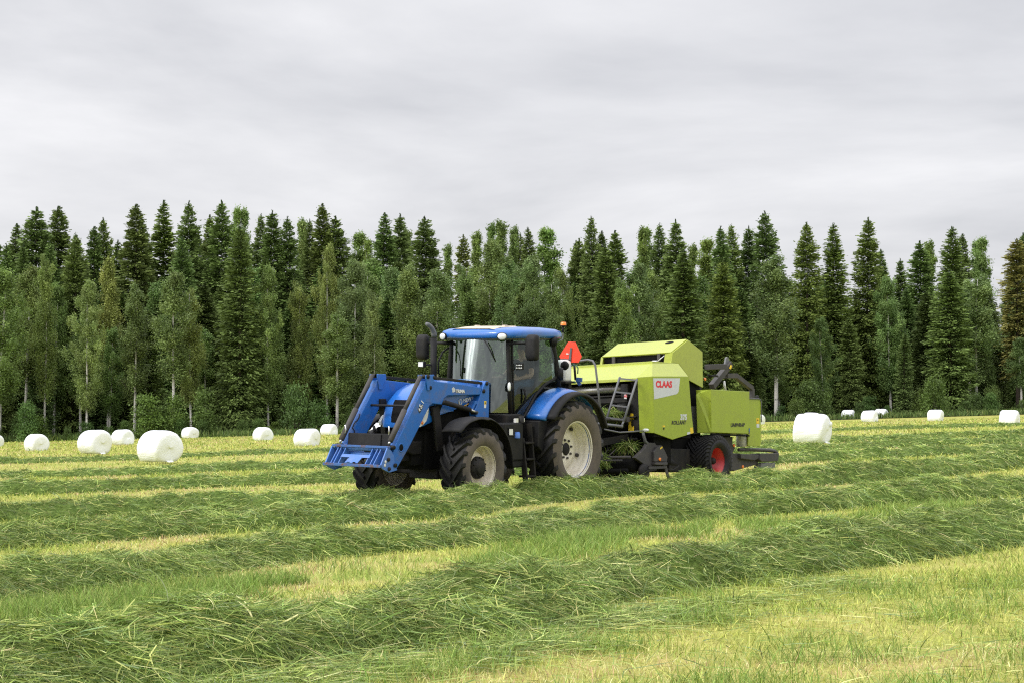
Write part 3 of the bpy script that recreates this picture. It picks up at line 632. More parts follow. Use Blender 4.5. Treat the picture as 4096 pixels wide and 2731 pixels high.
# dark body; its upper box stands for the shade inside the open hood
m = MB(); m.box((-.25,-.80,.62),(2.0,.80,2.2)); m.box((-.1,-.82,2.2),(.80,.82,2.635)); m.box((.2,-.82,.55),(2.1,-1.2,2.05)); m.box((.75,.82,.95),(2.05,1.21,2.05)); m.box((1.3,-1.1,.45),(1.9,1.1,.95)); m.box((-.4,-.75,.35),(1.6,.75,.7))
m.build('bale_chamber_and_shade', DARK, baler, .01)
for sg in (1, -1):
    m = MB(); m.box((2.12,sg*.80,1.05),(2.22,sg*1.04,2.06)); m.build('front_upright', BLACKM, baler, .006)
m = MB(); m.tube([(2.14,-1.0,1.90),(2.14,.66,1.90)], .085, 20, 0); m.tube([(2.2,-1.0,1.76),(2.2,.70,1.76)], .02, 8, 1); m.bar((2.18,-1.0,1.68),(2.18,.7,1.68),.04,.09, m=1); m.build('feed_roller', [STEEL, BLACKM], baler)
m = MB(); m.box((2.20,.64,1.72),(2.32,.80,1.98), 0); m.box((2.22,.60,1.40),(2.40,.80,1.60), 0); m.bar((2.25,.3,1.34),(2.25,.95,1.34),.05,.03); m.build('gearbox', BLACKM, baler, .012)
q = [(0.777,1.77),(0.837,1.766),(0.832,1.684),(0.773,1.689)]; m = MB(); m.prism(q, 2.40, 2.406, 'x'); m.build('maker_sticker', WHITE, baler)
q0 = [(0.777,1.714)][0]
text(baler, 'AS', REDI, (2.408, q0[0]+.0, q0[1]), .075, (0,1,0), bold=.03, name='sticker_lettering', sx=.8)
# platform, ladder, handrail
m = MB(); m.box((2.15,-1.0,1.26),(3.05,.80,1.30)); m.bar((3.05,.1,1.29),(2.3,.82,1.29),.05,.10); m.build('platform', GREY, baler, .006)
lad = MB(); a0, a1 = (2.46,.72,2.10), (2.93,.72,1.27); b0, b1 = (2.42,1.09,2.05), (2.89,1.09,1.22)
lad.tube([a0, a1], .022, 8); lad.tube([b0, b1], .022, 8)
lp = lambda p, q, t: tuple(p[i]+(q[i]-p[i])*t for i in range(3))
for t in (.03, .345, .655, .95): lad.bar(lp(a0,a1,t), lp(b0,b1,t), .045, .03)
lad.tube([(3.10,.60,1.20),(2.96,1.12,1.13)], .028, 8); lad.tube([a1,(3.0,.72,1.2)], .02, 6); lad.tube([b1,(2.95,1.09,1.15)], .02, 6)
lad.build('ladder', GREYL, baler)
m = MB(); m.tube([(3.08,-.45,2.37),(3.08,.15,2.40),(3.08,.42,2.415),(3.07,.52,2.39),(3.06,.575,2.30),(3.02,.60,1.9),(2.98,.64,1.30)], .021, 10); m.build('handrail', GREYL, baler)
q = [(0.735,1.356),(0.789,1.365),(0.795,1.41),(0.86,1.407),(0.86,1.291),(0.803,1.287),(0.804,1.17),(0.868,1.166),(0.87,1.068),(0.74,1.07)]
m = MB(); m.prism(q, 2.222, 2.226, 'x'); m.build('warning_sticker', YEL, baler)
for (yy, zz) in [((a[0]+b[0])/2, (a[1]+b[1])/2) for a, b in zip(q[:1]+q[6:7]+q[5:6], q[9:]+q[7:8]+q[4:5])]:
    m = MB(); m.box((2.226, yy-.015, zz-.02), (2.228, yy+.015, zz+.02)); m.build('sticker_symbol', INK, baler)
# marker lamp on a stalk, drawbar hoses
ml = [(3.598,1.15,1.058),(3.117,1.15,1.015),(2.766,1.15,1.034),(2.32,1.15,1.065),(2.229,1.15,1.078)]; m = MB(); m.tube(ml[:4], .014, 8); m.build('lamp_stalk', GREYL, baler)
m = MB(); c0 = ml[4]; m.loft([[(c0[0]+dx, c0[1]+.07*s*math.cos(a), c0[2]+.035*s*math.sin(a)) for a in [2*PI*k/14 for k in range(14)]] for dx, s in ((-.03,.8),(0,1),(.03,.9),(.04,.5))], 0, True); m.build('marker_lamp', LENS, baler)
m = MB(); m.bar((2.0,0,.70),(4.35,.42,.50),.22,.26); m.bar((2.2,-.7,.95),(3.4,.1,.75),.10,.14); m.bar((2.2,.7,.95),(3.4,.3,.75),.10,.14); m.build('drawbar', BLACKM, baler, .012)
m = MB(); m.tube([(2.3,.1,1.4),(3.0,.25,1.25),(3.8,.3,1.30),(4.3,.35,1.2)], .022, 8); m.tube([(2.3,.2,1.4),(3.0,.35,1.15),(3.8,.36,1.15),(4.3,.38,1.05)], .022, 8); m.build('hydraulic_hoses', BLACK, baler)
m = MB(); m.tube([(2.15,-.9,.92),(2.15,.9,.92)], .03, 8)
for k in range(22): m.bar((2.28,-.9+.083*k,.98),(2.42,-.9+.083*k,.62),.012,.012)
m.build('feed_tines', BLACKM, baler)
# pickup
pk = [(2.583,0.55),(2.22,0.748),(2.145,0.831),(2.091,0.845),(1.89,0.846),(1.851,0.801),(1.661,0.802),(1.562,0.714),(1.458,0.582),(1.515,0.417),(1.627,0.372),(2.193,0.394)]
m = MB()
m = MB(); m.prism(pk, -1.13, -1.05); m.build('pickup_shield', GREY, baler, .01)
m = MB(); m.prism(pk, 1.05, 1.13)
m.prism([(2.015,0.674),(1.894,0.768),(1.746,0.781),(1.585,0.589),(1.607,0.486),(2.011,0.481)], 1.13, 1.19); m.prism([(2.029,0.466),(1.588,0.471),(1.609,0.414),(2.027,0.42)], 1.13, 1.22); pu = m.build('pickup_shield', GREY, baler, .01)
m = MB(); m.tube([(2.40,-1.03,.42),(2.40,1.03,.42)], .13, 18); m.tube([(2.72,-1.04,.30),(2.72,1.04,.30)], .05, 12); m.build('pickup_reel', DARK, baler)
m = MB(); m.tube([(2.75,-1.0,.60),(2.62,1.05,.56)], .028, 10); m.tube([(2.85,-1.0,.53),(2.75,.95,.50)], .018, 8)
for y in (.45,.62,.2,-.1): m.tube([(2.70,y,.60),(2.45,y+.02,.76)], .012, 6)
m.build('crop_guard', GREY, baler)
wc = [(2.283,0.328)][0]
m = MB(); m.lathe([(.0001,.05),(.10,.05),(.155,.03),(.165,0),(.155,-.03),(.10,-.05),(.0001,-.05)], (wc[0],1.12,.28), 'y', 24, 0); m.bar((wc[0],1.17,.30),(wc[0]-.35,1.17,.34),.04,.04); m.build('gauge_wheel', BLACKM, baler)
m = MB(); m.bar((1.62,1.18,.36),(1.50,1.18,.14),.08,.02,(0,1,0)); m.bar((2.2,1.17,.36),(1.6,1.18,.38),.05,.05); m.build('parking_stand', GREY, baler, .004)
m = MB(); m.tube([(2.247,1.1,1.038),(2.239,1.1,0.977),(2.205,1.1,0.917),(2.188,1.1,0.867),(2.09,1.1,0.818)], .030, 8); m.build('hose_sleeve', GREYL, baler)
for pxs, yv in (([(1365,1108)], 1.20),):
    q = [(1.836,0.526)][0]; m = MB(); m.disc((q[0],1.195,q[1]), .034, n=14, h=.012); m.build('amber_reflector', ORANGE, baler)
m = MB(); m.prism([(1.821,0.739),(1.743,0.779),(1.729,0.756),(1.818,0.72)], 1.188, 1.194); m.build('yellow_sticker', YEL, baler)
# machinery behind the pickup
m = MB(); m.tube([(.9,.95,.42),(1.5,1.0,.55)], .10, 12); m.box((.55,.5,.30),(1.3,1.05,.75)); m.tube([(1.571,1.15,0.375),(1.443,1.15,0.325),(1.331,1.15,0.326),(1.179,1.15,0.379),(1.102,1.15,0.421)], .018, 6); m.tube([(.45,1.0,.52),(1.4,1.0,.62)], .04, 8); m.build('drive_gear', BLACKM, baler, .01)

# wheels
def red_rim(w):
    m = MB(); o = .24
    m.lathe([(.262, o-.03), (.278, o-.005), (.283, o-.012), (.275, o-.04), (.25, o-.055), (.243, o-.10), (.225, o-.11), (.22, o-.17), (.20, o-.18), (.195, o-.24), (.12, o-.25), (.085, o-.22), (.0001, o-.22)], n=40); m.build('rim', RIMR, w)
    h = MB(); h.lathe([(.075, o-.24), (.07, o-.12), (.05, o-.09), (.0001, o-.085)], n=20)
    for k in range(8): a = 2*PI*k/8; h.disc((.10*math.sin(a), o-.225, .10*math.cos(a)), .014, n=8)
    h.build('hub', BLACKM, w)
BT = (.525, .55, .27, 34, .030, .020, .62)
wheel(baler, 'wheel', (0, 1.13, .52), False, BT, red_rim, RUBBER); wheel(baler, 'wheel', (0, -1.13, .52), True, BT, red_rim, RUBBER)
m = MB(); m.bar((0,-.9,.52),(0,.9,.52),.16,.16); m.build('axle', BLACKM, baler)

# lettering and decals on the side cover
dec = [(2.105,2.072),(1.169,2.115),(1.227,1.859),(1.252,1.827),(1.313,1.799),(2.084,1.669)]
m = MB(); m.prism(dec, 1.250, 1.2525); m.build('decal_plate', SILV, baler)
xd = (-1,0,.035)
q = [(2.025,1.253,1.906)][0]; text(baler, 'CLAAS', REDI, q, .168, xd, bold=.05, shear=.06, name='maker_lettering', sx=1.12)
q = [(1.186,1.252,1.306)][0]; text(baler, '375', SILV, q, .145, xd, bold=.05, shear=.1, name='model_lettering', sx=1.1)
q = [(1.498,1.252,1.206)][0]; text(baler, 'ROLLANT', INK, q, .102, xd, bold=.03, shear=.22, name='model_lettering', sx=1.12)
m = MB(); m.prism([(1.81,1.177),(1.718,1.179),(1.719,1.152),(1.811,1.149)], 1.25, 1.252, m=0); m.prism([(0.843,1.159),(0.739,1.166),(0.717,1.06),(0.823,1.042)], 1.25, 1.252, m=0); m.prism([(0.946,1.065),(0.831,1.08),(0.833,1.042),(0.948,1.018)], 1.25, 1.252, m=1); m.build('sticker', [YEL, SILV], baler)
q = [(1.772,1.118)][0]; m = MB(); m.disc((q[0],1.252,q[1]), .018, n=10); m.build('panel_lock', BLACK, baler)
m = MB(); m.prism([(0.226,1.614),(-0.004,1.622),(0.001,1.07),(0.16,1.066)], .86, .90); m.build('chamber_side', GREYL, baler)

# wrapper
bx = [(0.13,1.936),(-1.347,1.954),(-1.316,1.088),(0.133,1.082)]
ch = [(.66, 1.05), ]
m = MB(); m.prism(bx, .95, 1.30)
m.build('wrapper_box', LIMED, baler, .008)
m = MB(); x0 = bx[0][0]; zt, zb = bx[0][1], bx[3][1]; xf = [(0.265,1.086)][0][0]
m.add([(x0+.004,1.30,zt),(x0+.004,1.30,zb),(xf,1.06,zb),(xf+.03,1.06,zt-.10),(xf-.09,1.12,zt),(x0+.06,1.30,zt-.2),(x0+.10,1.27,zb)], [(0,1,2,3,4)]); m.add([(x0,1.28,zt),(x0,1.28,zb),(xf-.02,1.04,zb),(xf+.01,1.04,zt-.10),(xf-.11,1.1,zt)], [(4,3,2,1,0)])
m.bar((xf-.02,1.08,zt-.16),(x0+.04,1.28,zb+.03),.012,.012); m.bar((x0+.22,1.175,zt-.06),(x0+.03,1.295,zt-.20),.010,.010)
for k in range(4): m.disc((xf-.015,1.075,zb+.10+.2*k), .012, n=8, m=1)
m.build('wrapper_front_panel', [LIMED, GREY], baler)
m = MB(); m.prism([(-1.376,1.808),(-1.787,1.818),(-1.837,1.8),(-1.858,1.755),(-1.833,0.913),(-1.799,0.838),(-1.326,0.841)], 1.22, 1.26); rp = m.build('rear_panel', LIMED, baler, .012)
m = MB(); m.tube([(-1.401,1.27,1.81),(-1.771,1.27,1.821),(-1.831,1.27,1.803),(-1.861,1.27,1.755),(-1.846,1.27,1.342)], .010, 6); m.build('panel_edge', GREYL, baler)
m = MB(); m.prism([(-1.665,1.422),(-1.773,1.426),(-1.769,1.31),(-1.661,1.307)], 1.26, 1.2625, m=0); m.prism([(-1.667,1.301),(-1.775,1.304),(-1.772,1.225),(-1.664,1.228)], 1.26, 1.2625, m=1); m.build('sticker', [YEL, SILV], baler)
m = MB(); m.prism([(-1.685,1.37),(-1.715,1.407),(-1.743,1.372)], 1.2625, 1.264); m.build('sticker_symbol', INK, baler)
q = [(-0.585,1.303,1.212)][0]; text(baler, 'UNIWRAP', INK, q, .105, (-1,0,.035), bold=.03, shear=.2, name='wrapper_lettering', sx=1.12)
m = MB(); m.bar((bx[2][0]+.02,1.29,bx[2][1]-.04),(bx[3][0],1.29,bx[3][1]-.03),.05,.03); m.build('box_rail', DARK, baler)
m = MB(); q = [(-1.288,1.202),(-1.313,1.203),(-1.303,1.081),(-1.278,1.08)]; m.prism(q, 1.30, 1.312); m.build('box_latch', RUST, baler)
m = MB(); m.box((-.47,.45,1.35),(-.28,.70,2.62)); m.box((-.45,.40,2.45),(-.28,.62,2.66)); m.build('mast', BLACKM, baler, .01)
q = [(-0.568,2.199)][0]; m = MB(); m.disc((q[0]-.03,.705,q[1]), .032, n=12); m.build('amber_reflector', ORANGE, baler)
m = MB(); Bm = [(-1.489,0.3,2.104),(-2.229,0.3,2.618),(-2.445,0.3,2.374),(-3.103,0.3,2.13),(-3.095,0.3,1.906),(-2.061,0.3,2.353)]
m.bar(Bm[0], Bm[1], .12, .12, (0,1,0)); m.build('wrapper_arm', GREY, baler, .005)
m = MB(); m.bar(Bm[5], Bm[2], .10, .09, (0,1,0)); m.bar(Bm[2], Bm[3], .10, .088, (0,1,0)); m.bar(Bm[3], Bm[4], .09, .092, (0,1,0)); m.build('wrapper_arm', GREY, baler, .005)
m = MB(); q = [(-1.015,0.5,2.476),(-1.698,0.5,2.522)]; m.bar(q[0], q[1], .14, .11); m.build('cross_beam', GREY, baler, .01)
q = [(-2.02,2.556),(-2.08,2.728),(-2.122,2.761),(-2.169,2.75),(-2.23,2.652),(-2.101,2.594)]; m = MB(); m.prism(q, .26, .30); m.build('lifting_eye', GREYL, baler, .004)
q = [(-2.08,2.513),(-2.139,2.583),(-2.184,2.577),(-2.124,2.493)]; m = MB(); m.prism(q, .37, .385); m.build('yellow_sticker', YEL, baler)
m = MB(); m.tube([(-1.898,0.35,2.237),(-1.945,0.35,2.046)], .024, 10); m.build('cylinder_rod', WHITE, baler)
m = MB(); m.tube([(-1.199,0.4,2.328),(-1.368,0.4,2.311),(-1.554,0.4,2.328)], .022, 6); m.tube([(-1.244,0.4,2.297),(-1.461,0.4,2.337),(-1.585,0.4,2.312)], .018, 6); m.build('hoses', BLACK, baler)
q = [(-1.976,1.1,1.865)][0]; m = MB(); m.lathe([(.0001,.05),(.03,.04),(.04,.0),(.045,-.04)], q, 'z', 12); m.build('beacon_knob', BLACK, baler)
# lower rear frame
m = MB(); m.prism([(-0.867,0.695),(-1.222,0.689),(-1.783,0.586),(-1.941,0.547),(-1.932,0.481),(-0.993,0.329),(-0.856,0.363)], 1.02, 1.12); m.prism([(-1.133,0.68),(-1.856,0.675),(-1.843,0.602),(-1.667,0.551),(-1.136,0.584)], 1.10, 1.20); m.prism([(-1.856,0.698),(-2.633,0.722),(-2.594,0.554),(-2.306,0.534),(-1.92,0.529),(-1.842,0.569)], .98, 1.22); fm = m.build('rear_frame', GREY, baler, .012)
m = MB(); m.prism([(-0.614,1.011),(-0.997,1.028),(-0.977,0.882),(-1.082,0.803),(-0.954,0.671),(-0.831,0.669),(-0.76,0.829)], .98, 1.10); m.build('wheel_bracket', GREY, baler, .01)
m = MB(); m.prism([(-1.935,0.501),(-2.063,0.493),(-2.096,0.515),(-2.306,0.517),(-2.338,0.501),(-2.495,0.525),(-2.484,0.408),(-1.915,0.373)], 1.02, 1.20); m.build('table_flap', GREYL, baler, .006)
m = MB(); m.tube([(-1.131,1.15,0.764),(-1.6,1.15,0.772),(-2.27,1.15,0.772),(-2.513,1.15,0.76),(-2.643,1.15,0.728),(-2.664,1.15,0.682)], .036, 10); m.build('bump_hoop', GREY, baler)
m = MB(); m.tube([(-2.94,0.4,0.822),(-3.67,0.4,0.826),(-3.872,0.4,0.801)], .03, 8); m.build('bump_hoop', GREY, baler)
m = MB(); m.bar((-.9,.9,.95),(-.75,.9,1.15),.2,.2); m.box((-1.15,.75,.55),(-.95,.95,1.1)); m.bar((-1.2,-1,.62),(-1.2,1,.62),.14,.14); m.box((-2.3,-1.0,.45),(-.2,-.85,.65)); m.build('table_frame', BLACKM, baler, .01)
rl = [(-1.407,1.15,1.071),(-1.398,1.15,0.834)]; m = MB(); m.lathe([(.0001,.38),(.13,.38),(.13,0),(.0001,0)], (rl[1][0],1.08,rl[1][2]-.0), 'z', 20); m.build('film_roll', WHITE, baler)
for pt, yv in (((742,1190),1.115), ((853,1458),1.135)):
    pass
for q, yy in (([(-1.02,0.852)][0],1.105), ([(-1.317,0.42)][0],1.125)):
    m = MB(); m.disc((q[0], yy, q[1]), .034, n=14); m.build('amber_reflector', ORANGE, baler)

# ================================================================== DRIVER
person = tag(empty('person', TM), 'driver in a dark t-shirt and blue jeans sitting at the wheel in the tractor cab', 'person')
SKIN = paint('skin', (.50,.29,.20), .55, amt=0); SHIRT = paint('dark_tshirt', (.03,.032,.038), .9, amt=.1); JEANS = paint('blue_jeans', (.045,.10,.20), .9, amt=.2); HAIRM = paint('brown_hair', (.06,.038,.022), .8, amt=0); SHOE = paint('shoe', (.03,.025,.02), .7)
def skinned(name, verts, edges, radii, mat, parent, root=0, sub=2):
    me = bpy.data.meshes.new(name); me.from_pydata(verts, edges, []); me.materials.append(mat)
    o = bpy.data.objects.new(name, me); link(o, parent)
    md = o.modifiers.new('skin', 'SKIN'); md.use_smooth_shade = True
    for i, r in enumerate(radii):
        sv = me.skin_vertices[0].data[i]; r = r if isinstance(r, tuple) else (r, r); sv.radius = r; sv.use_root = (i == root)
    s_ = o.modifiers.new('sub', 'SUBSURF'); s_.levels = sub; s_.render_levels = sub
    return o
V = []; E = []; Rr = []
def jv(p, r, par=None):
    V.append(p); Rr.append(r)
    if par is not None: E.append((par, len(V)-1))
    return len(V)-1
pel = jv((.0,0,2.03), (.15,.12)); sp1 = jv((-.01,0,2.20), (.14,.11), pel); sp2 = jv((.0,0,2.36), (.15,.11), sp1); nk = jv((.03,0,2.47), .055, sp2); hd0 = jv((.045,0,2.54), .06, nk); hd1 = jv((.05,0,2.61), (.085,.075), hd0); hd2 = jv((.045,0,2.68), (.075,.07), hd1)
hands = []
for sg, tgt in ((1, (.60,.19,2.10)), (-1, (.60,-.17,2.12))):
    sh = jv((.0,sg*.17,2.40), .062, sp2); el = jv((.16,sg*.30,2.17), .043, sh); wr = jv(((tgt[0]*.88+.16*.12), tgt[1]*.88+sg*.30*.12, tgt[2]), .028, el); pm = jv(tgt, (.036,.022), wr)
    for k in range(4):
        f1 = jv((tgt[0]+.055, tgt[1]-.03+.02*k, tgt[2]+.035-.004*abs(k-1.5)), .010, pm); f2 = jv((tgt[0]+.085, tgt[1]-.032+.02*k, tgt[2]+.012), .009, f1); jv((tgt[0]+.078, tgt[1]-.032+.02*k, tgt[2]-.018), .008, f2)
    t1 = jv((tgt[0]+.02, tgt[1]-sg*.045, tgt[2]-.01), .011, pm); jv((tgt[0]+.05, tgt[1]-sg*.05, tgt[2]-.022), .009, t1)
    hip = jv((.06,sg*.10,2.00), .095, pel); kn = jv((.50,sg*.17,2.02), .062, hip); an = jv((.66,sg*.15,1.60), .042, kn); jv((.80,sg*.15,1.56), (.045,.035), an)
body = skinned('body', V, E, Rr, SKIN, person)
skinned('t_shirt', [(.0,0,2.05),(-.01,0,2.20),(.0,0,2.36),(.02,0,2.43),(.0,.18,2.40),(.10,.255,2.27),(.0,-.18,2.40),(.10,-.255,2.27)], [(0,1),(1,2),(2,3),(2,4),(4,5),(2,6),(6,7)], [(.16,.13),(.152,.122),(.162,.122),.07,.075,.065,.075,.065], SHIRT, person)
skinned('jeans', [(.0,0,2.04),(.07,.10,2.0),(.50,.17,2.02),(.65,.15,1.64),(.07,-.10,2.0),(.50,-.17,2.02),(.65,-.15,1.64)], [(0,1),(1,2),(2,3),(0,4),(4,5),(5,6)], [(.165,.125),.105,.075,.058,.105,.075,.058], JEANS, person)
m = MB(); R_ = []
for z, s in ((2.62,.97),(2.67,1.03),(2.72,.95),(2.755,.65),(2.77,.15)): R_.append([(.03+.098*s*math.cos(a)-.012, .085*s*math.sin(a), z+(.03*math.cos(a) if z < 2.65 else 0)) for a in [2*PI*k/18 for k in range(18)]])
m.loft(R_, 0, True); m.build('hair', HAIRM, person)
m = MB(); m.tube([(.125,0,2.635),(.150,0,2.60),(.128,0,2.59)], [.010,.016,.010], 8)
for sg in (1,-1): m.lathe([(.0001,.012),(.022,.01),(.026,0),(.02,-.01)], (.045,sg*.083,2.615), 'y', 10)
m.build('nose_and_ears', SKIN, person)
m = MB()
for sg in (1,-1): m.lathe([(.0001,.008),(.009,.005),(.011,0)], (.122,sg*.032,2.635), 'x', 8)
m.box((.118,-.024,2.562),(.126,.024,2.57)); m.build('eyes_and_mouth', INK, person)
for sg in (1,-1):
    m = MB(); m.loft([[(.60+.30*t, sg*.15+.045*math.cos(a)*(1-.3*t*t), 1.545+.04*(1-.4*t)*math.sin(a)+.0) for a in [2*PI*k/12 for k in range(12)]] for t in (0,.3,.7,.95,1.0)], 0, True); m.build('shoe', SHOE, person)
# ================================================================== GROUND
GA, GC = .0248, .8e-5
def gz(x, y): return GA*np.asarray(x, float) + GC*np.square(np.maximum(np.asarray(y, float), 0).clip(0, 260))
rows = [-200,-80,-30,-10,-2,2] + [4*1.03**k for k in range(200)]
rows = [r for r in rows if r < 900] + [1500, 3000]
us = np.linspace(-1, 1, 181)
Vg = []
for y in rows:
    w = max(40, .75*abs(y)) if y < 200 else .9*y
    Vg.append(np.stack([us*w, np.full_like(us, y), np.zeros_like(us)], 1))
Vg = np.concatenate(Vg)
def gz_far(x, y):  # the slope fades out beyond the field
    return np.where(np.abs(x) < 120, gz(x, y), GA*np.sign(x)*120 + GC*np.square(np.clip(y, 0, 260)))
Vg[:, 2] = gz_far(Vg[:, 0], Vg[:, 1]) + (fbm(Vg[:, 0]*.6, Vg[:, 1]*.6)-.5)*.03*(Vg[:, 1] < 80)
nc = len(us); nr = len(rows); ii = np.arange(nr-1)[:, None]*nc + np.arange(nc-1)[None]
Fg = np.stack([ii, ii+1, ii+nc+1, ii+nc], -1).reshape(-1, 4)
def fieldmat():
    m, nt, b = nodes('mown_field')
    a = noise_tex(nt, .35, 5); c = noise_tex(nt, 2.2, 5, stretch=(1, .5, 1)); d = noise_tex(nt, 26, 3)
    st = noise_tex(nt, .55, 3, stretch=(.28, 1.0, 1))
    base = mixrgb(nt, ramp(nt, c, .35, .68), (.32,.335,.075), (.44,.40,.13))
    base = mixrgb(nt, ramp(nt, a, .48, .66, (0,0,0), (.75,)*3), base, (.24,.31,.06))
    base = mixrgb(nt, ramp(nt, st, .55, .75, (0,0,0), (.55,)*3), base, (.47,.42,.13))
    L(nt, mixrgb(nt, 1, base, ramp(nt, d, .25, .75, (.62,)*3, (1.15,)*3), 'MULTIPLY'), b.inputs['Base Color'])
    b.inputs['Roughness'].default_value = .9; b.inputs['Specular IOR Level'].default_value = .1
    bp = N(nt, 'ShaderNodeBump'); bp.inputs['Strength'].default_value = .6; bp.inputs['Distance'].default_value = .05; L(nt, d, bp.inputs['Height']); L(nt, bp.outputs[0], b.inputs['Normal'])
    return m
field = bpy.data.objects.new('field', np_mesh('field', Vg, [Fg], [fieldmat()], smooth=True)); link(field); tag(field, kind='structure')
field['label'] = 'mown hay field sloping gently up to the right'

# ------------------------------------------------------------------ windrows
GRASSM = attrmat('cut_grass', .6, .22, spec=.25); STUBM = attrmat('stubble_blades', .7, .25, spec=.15)
def undermat():
    m, nt, b = nodes('shaded_grass_heap'); a = noise_tex(nt, 7, 5); c = noise_tex(nt, 40, 3)
    L(nt, mixrgb(nt, 1, ramp(nt, a, .3, .7, (.060,.100,.020), (.130,.190,.042)), ramp(nt, c, .3, .7, (.55,)*3, (1.2,)*3), 'MULTIPLY'), b.inputs['Base Color']); b.inputs['Roughness'].default_value = .9; b.inputs['Specular IOR Level'].default_value = .1
    return m
HEAP = undermat()  # darker green puts the shade between the strands into the colour
PXM = 1991.0
def strands(P, yaw, Ln, W, pitch, curl, droop, colr, roll, arch=False):
    n = len(P); s = np.array([0, .34, .68, 1.0]); wf = np.array([.75, 1, .8, .18])
    d = np.stack([np.cos(yaw), np.sin(yaw)], 1); q = np.stack([-d[:, 1], d[:, 0]], 1)
    V = np.zeros((n, 4, 2, 3)); side = np.stack([q[:, 0]*np.cos(roll), q[:, 1]*np.cos(roll), np.sin(roll)], 1)
    for k in range(4):
        t = s[k]; h = Ln*np.cos(pitch)*t; xy = d*h[:, None] + q*(curl*Ln*t*t)[:, None]
        z = np.sin(pitch)*Ln*t - droop*Ln*t*t
        c = np.concatenate([P[:, :2]+xy, (P[:, 2]+z)[:, None]], 1)
        V[:, k, 0] = c - side*(W*wf[k]/2)[:, None]; V[:, k, 1] = c + side*(W*wf[k]/2)[:, None]
    b = np.arange(n)[:, None]*8
    F = np.concatenate([b + np.array([2*k, 2*k+1, 2*k+3, 2*k+2]) for k in range(3)], 0)
    C = np.repeat(colr, 8, 0)
    return V.reshape(-1, 3), F, C
PAL_W = np.array([(.108,.170,.034),(.175,.255,.054),(.275,.360,.088),(.390,.460,.125),(.520,.560,.185),(.205,.275,.115),(.66,.63,.29)])
def pick(pal, p, n, jit=.18):
    i = rng.choice(len(pal), n, p=p); return np.clip(pal[i]*(1+jit*rng.standard_normal((n, 1)))*(1+.06*rng.standard_normal((n, 3))), .01, .8)
WIND = []   # dense centre lines of every windrow, for masking the stubble
def resample(pts, ds):
    pts = np.array(pts, float); seg = np.hypot(*np.diff(pts, axis=0).T); s = np.concatenate([[0], np.cumsum(seg)]); n = max(4, int(s[-1]/ds)); t = np.linspace(0, s[-1], n)
    # smooth cubic-ish: interpolate then box filter
    o = np.stack([np.interp(t, s, pts[:, 0]), np.interp(t, s, pts[:, 1])], 1); k = max(3, int(1.6/ds)) | 1
    pad = np.pad(o, ((k//2, k//2), (0, 0)), 'edge'); ker = np.ones(k)/k
    return np.stack([np.convolve(pad[:, i], ker, 'valid') for i in (0, 1)], 1), t
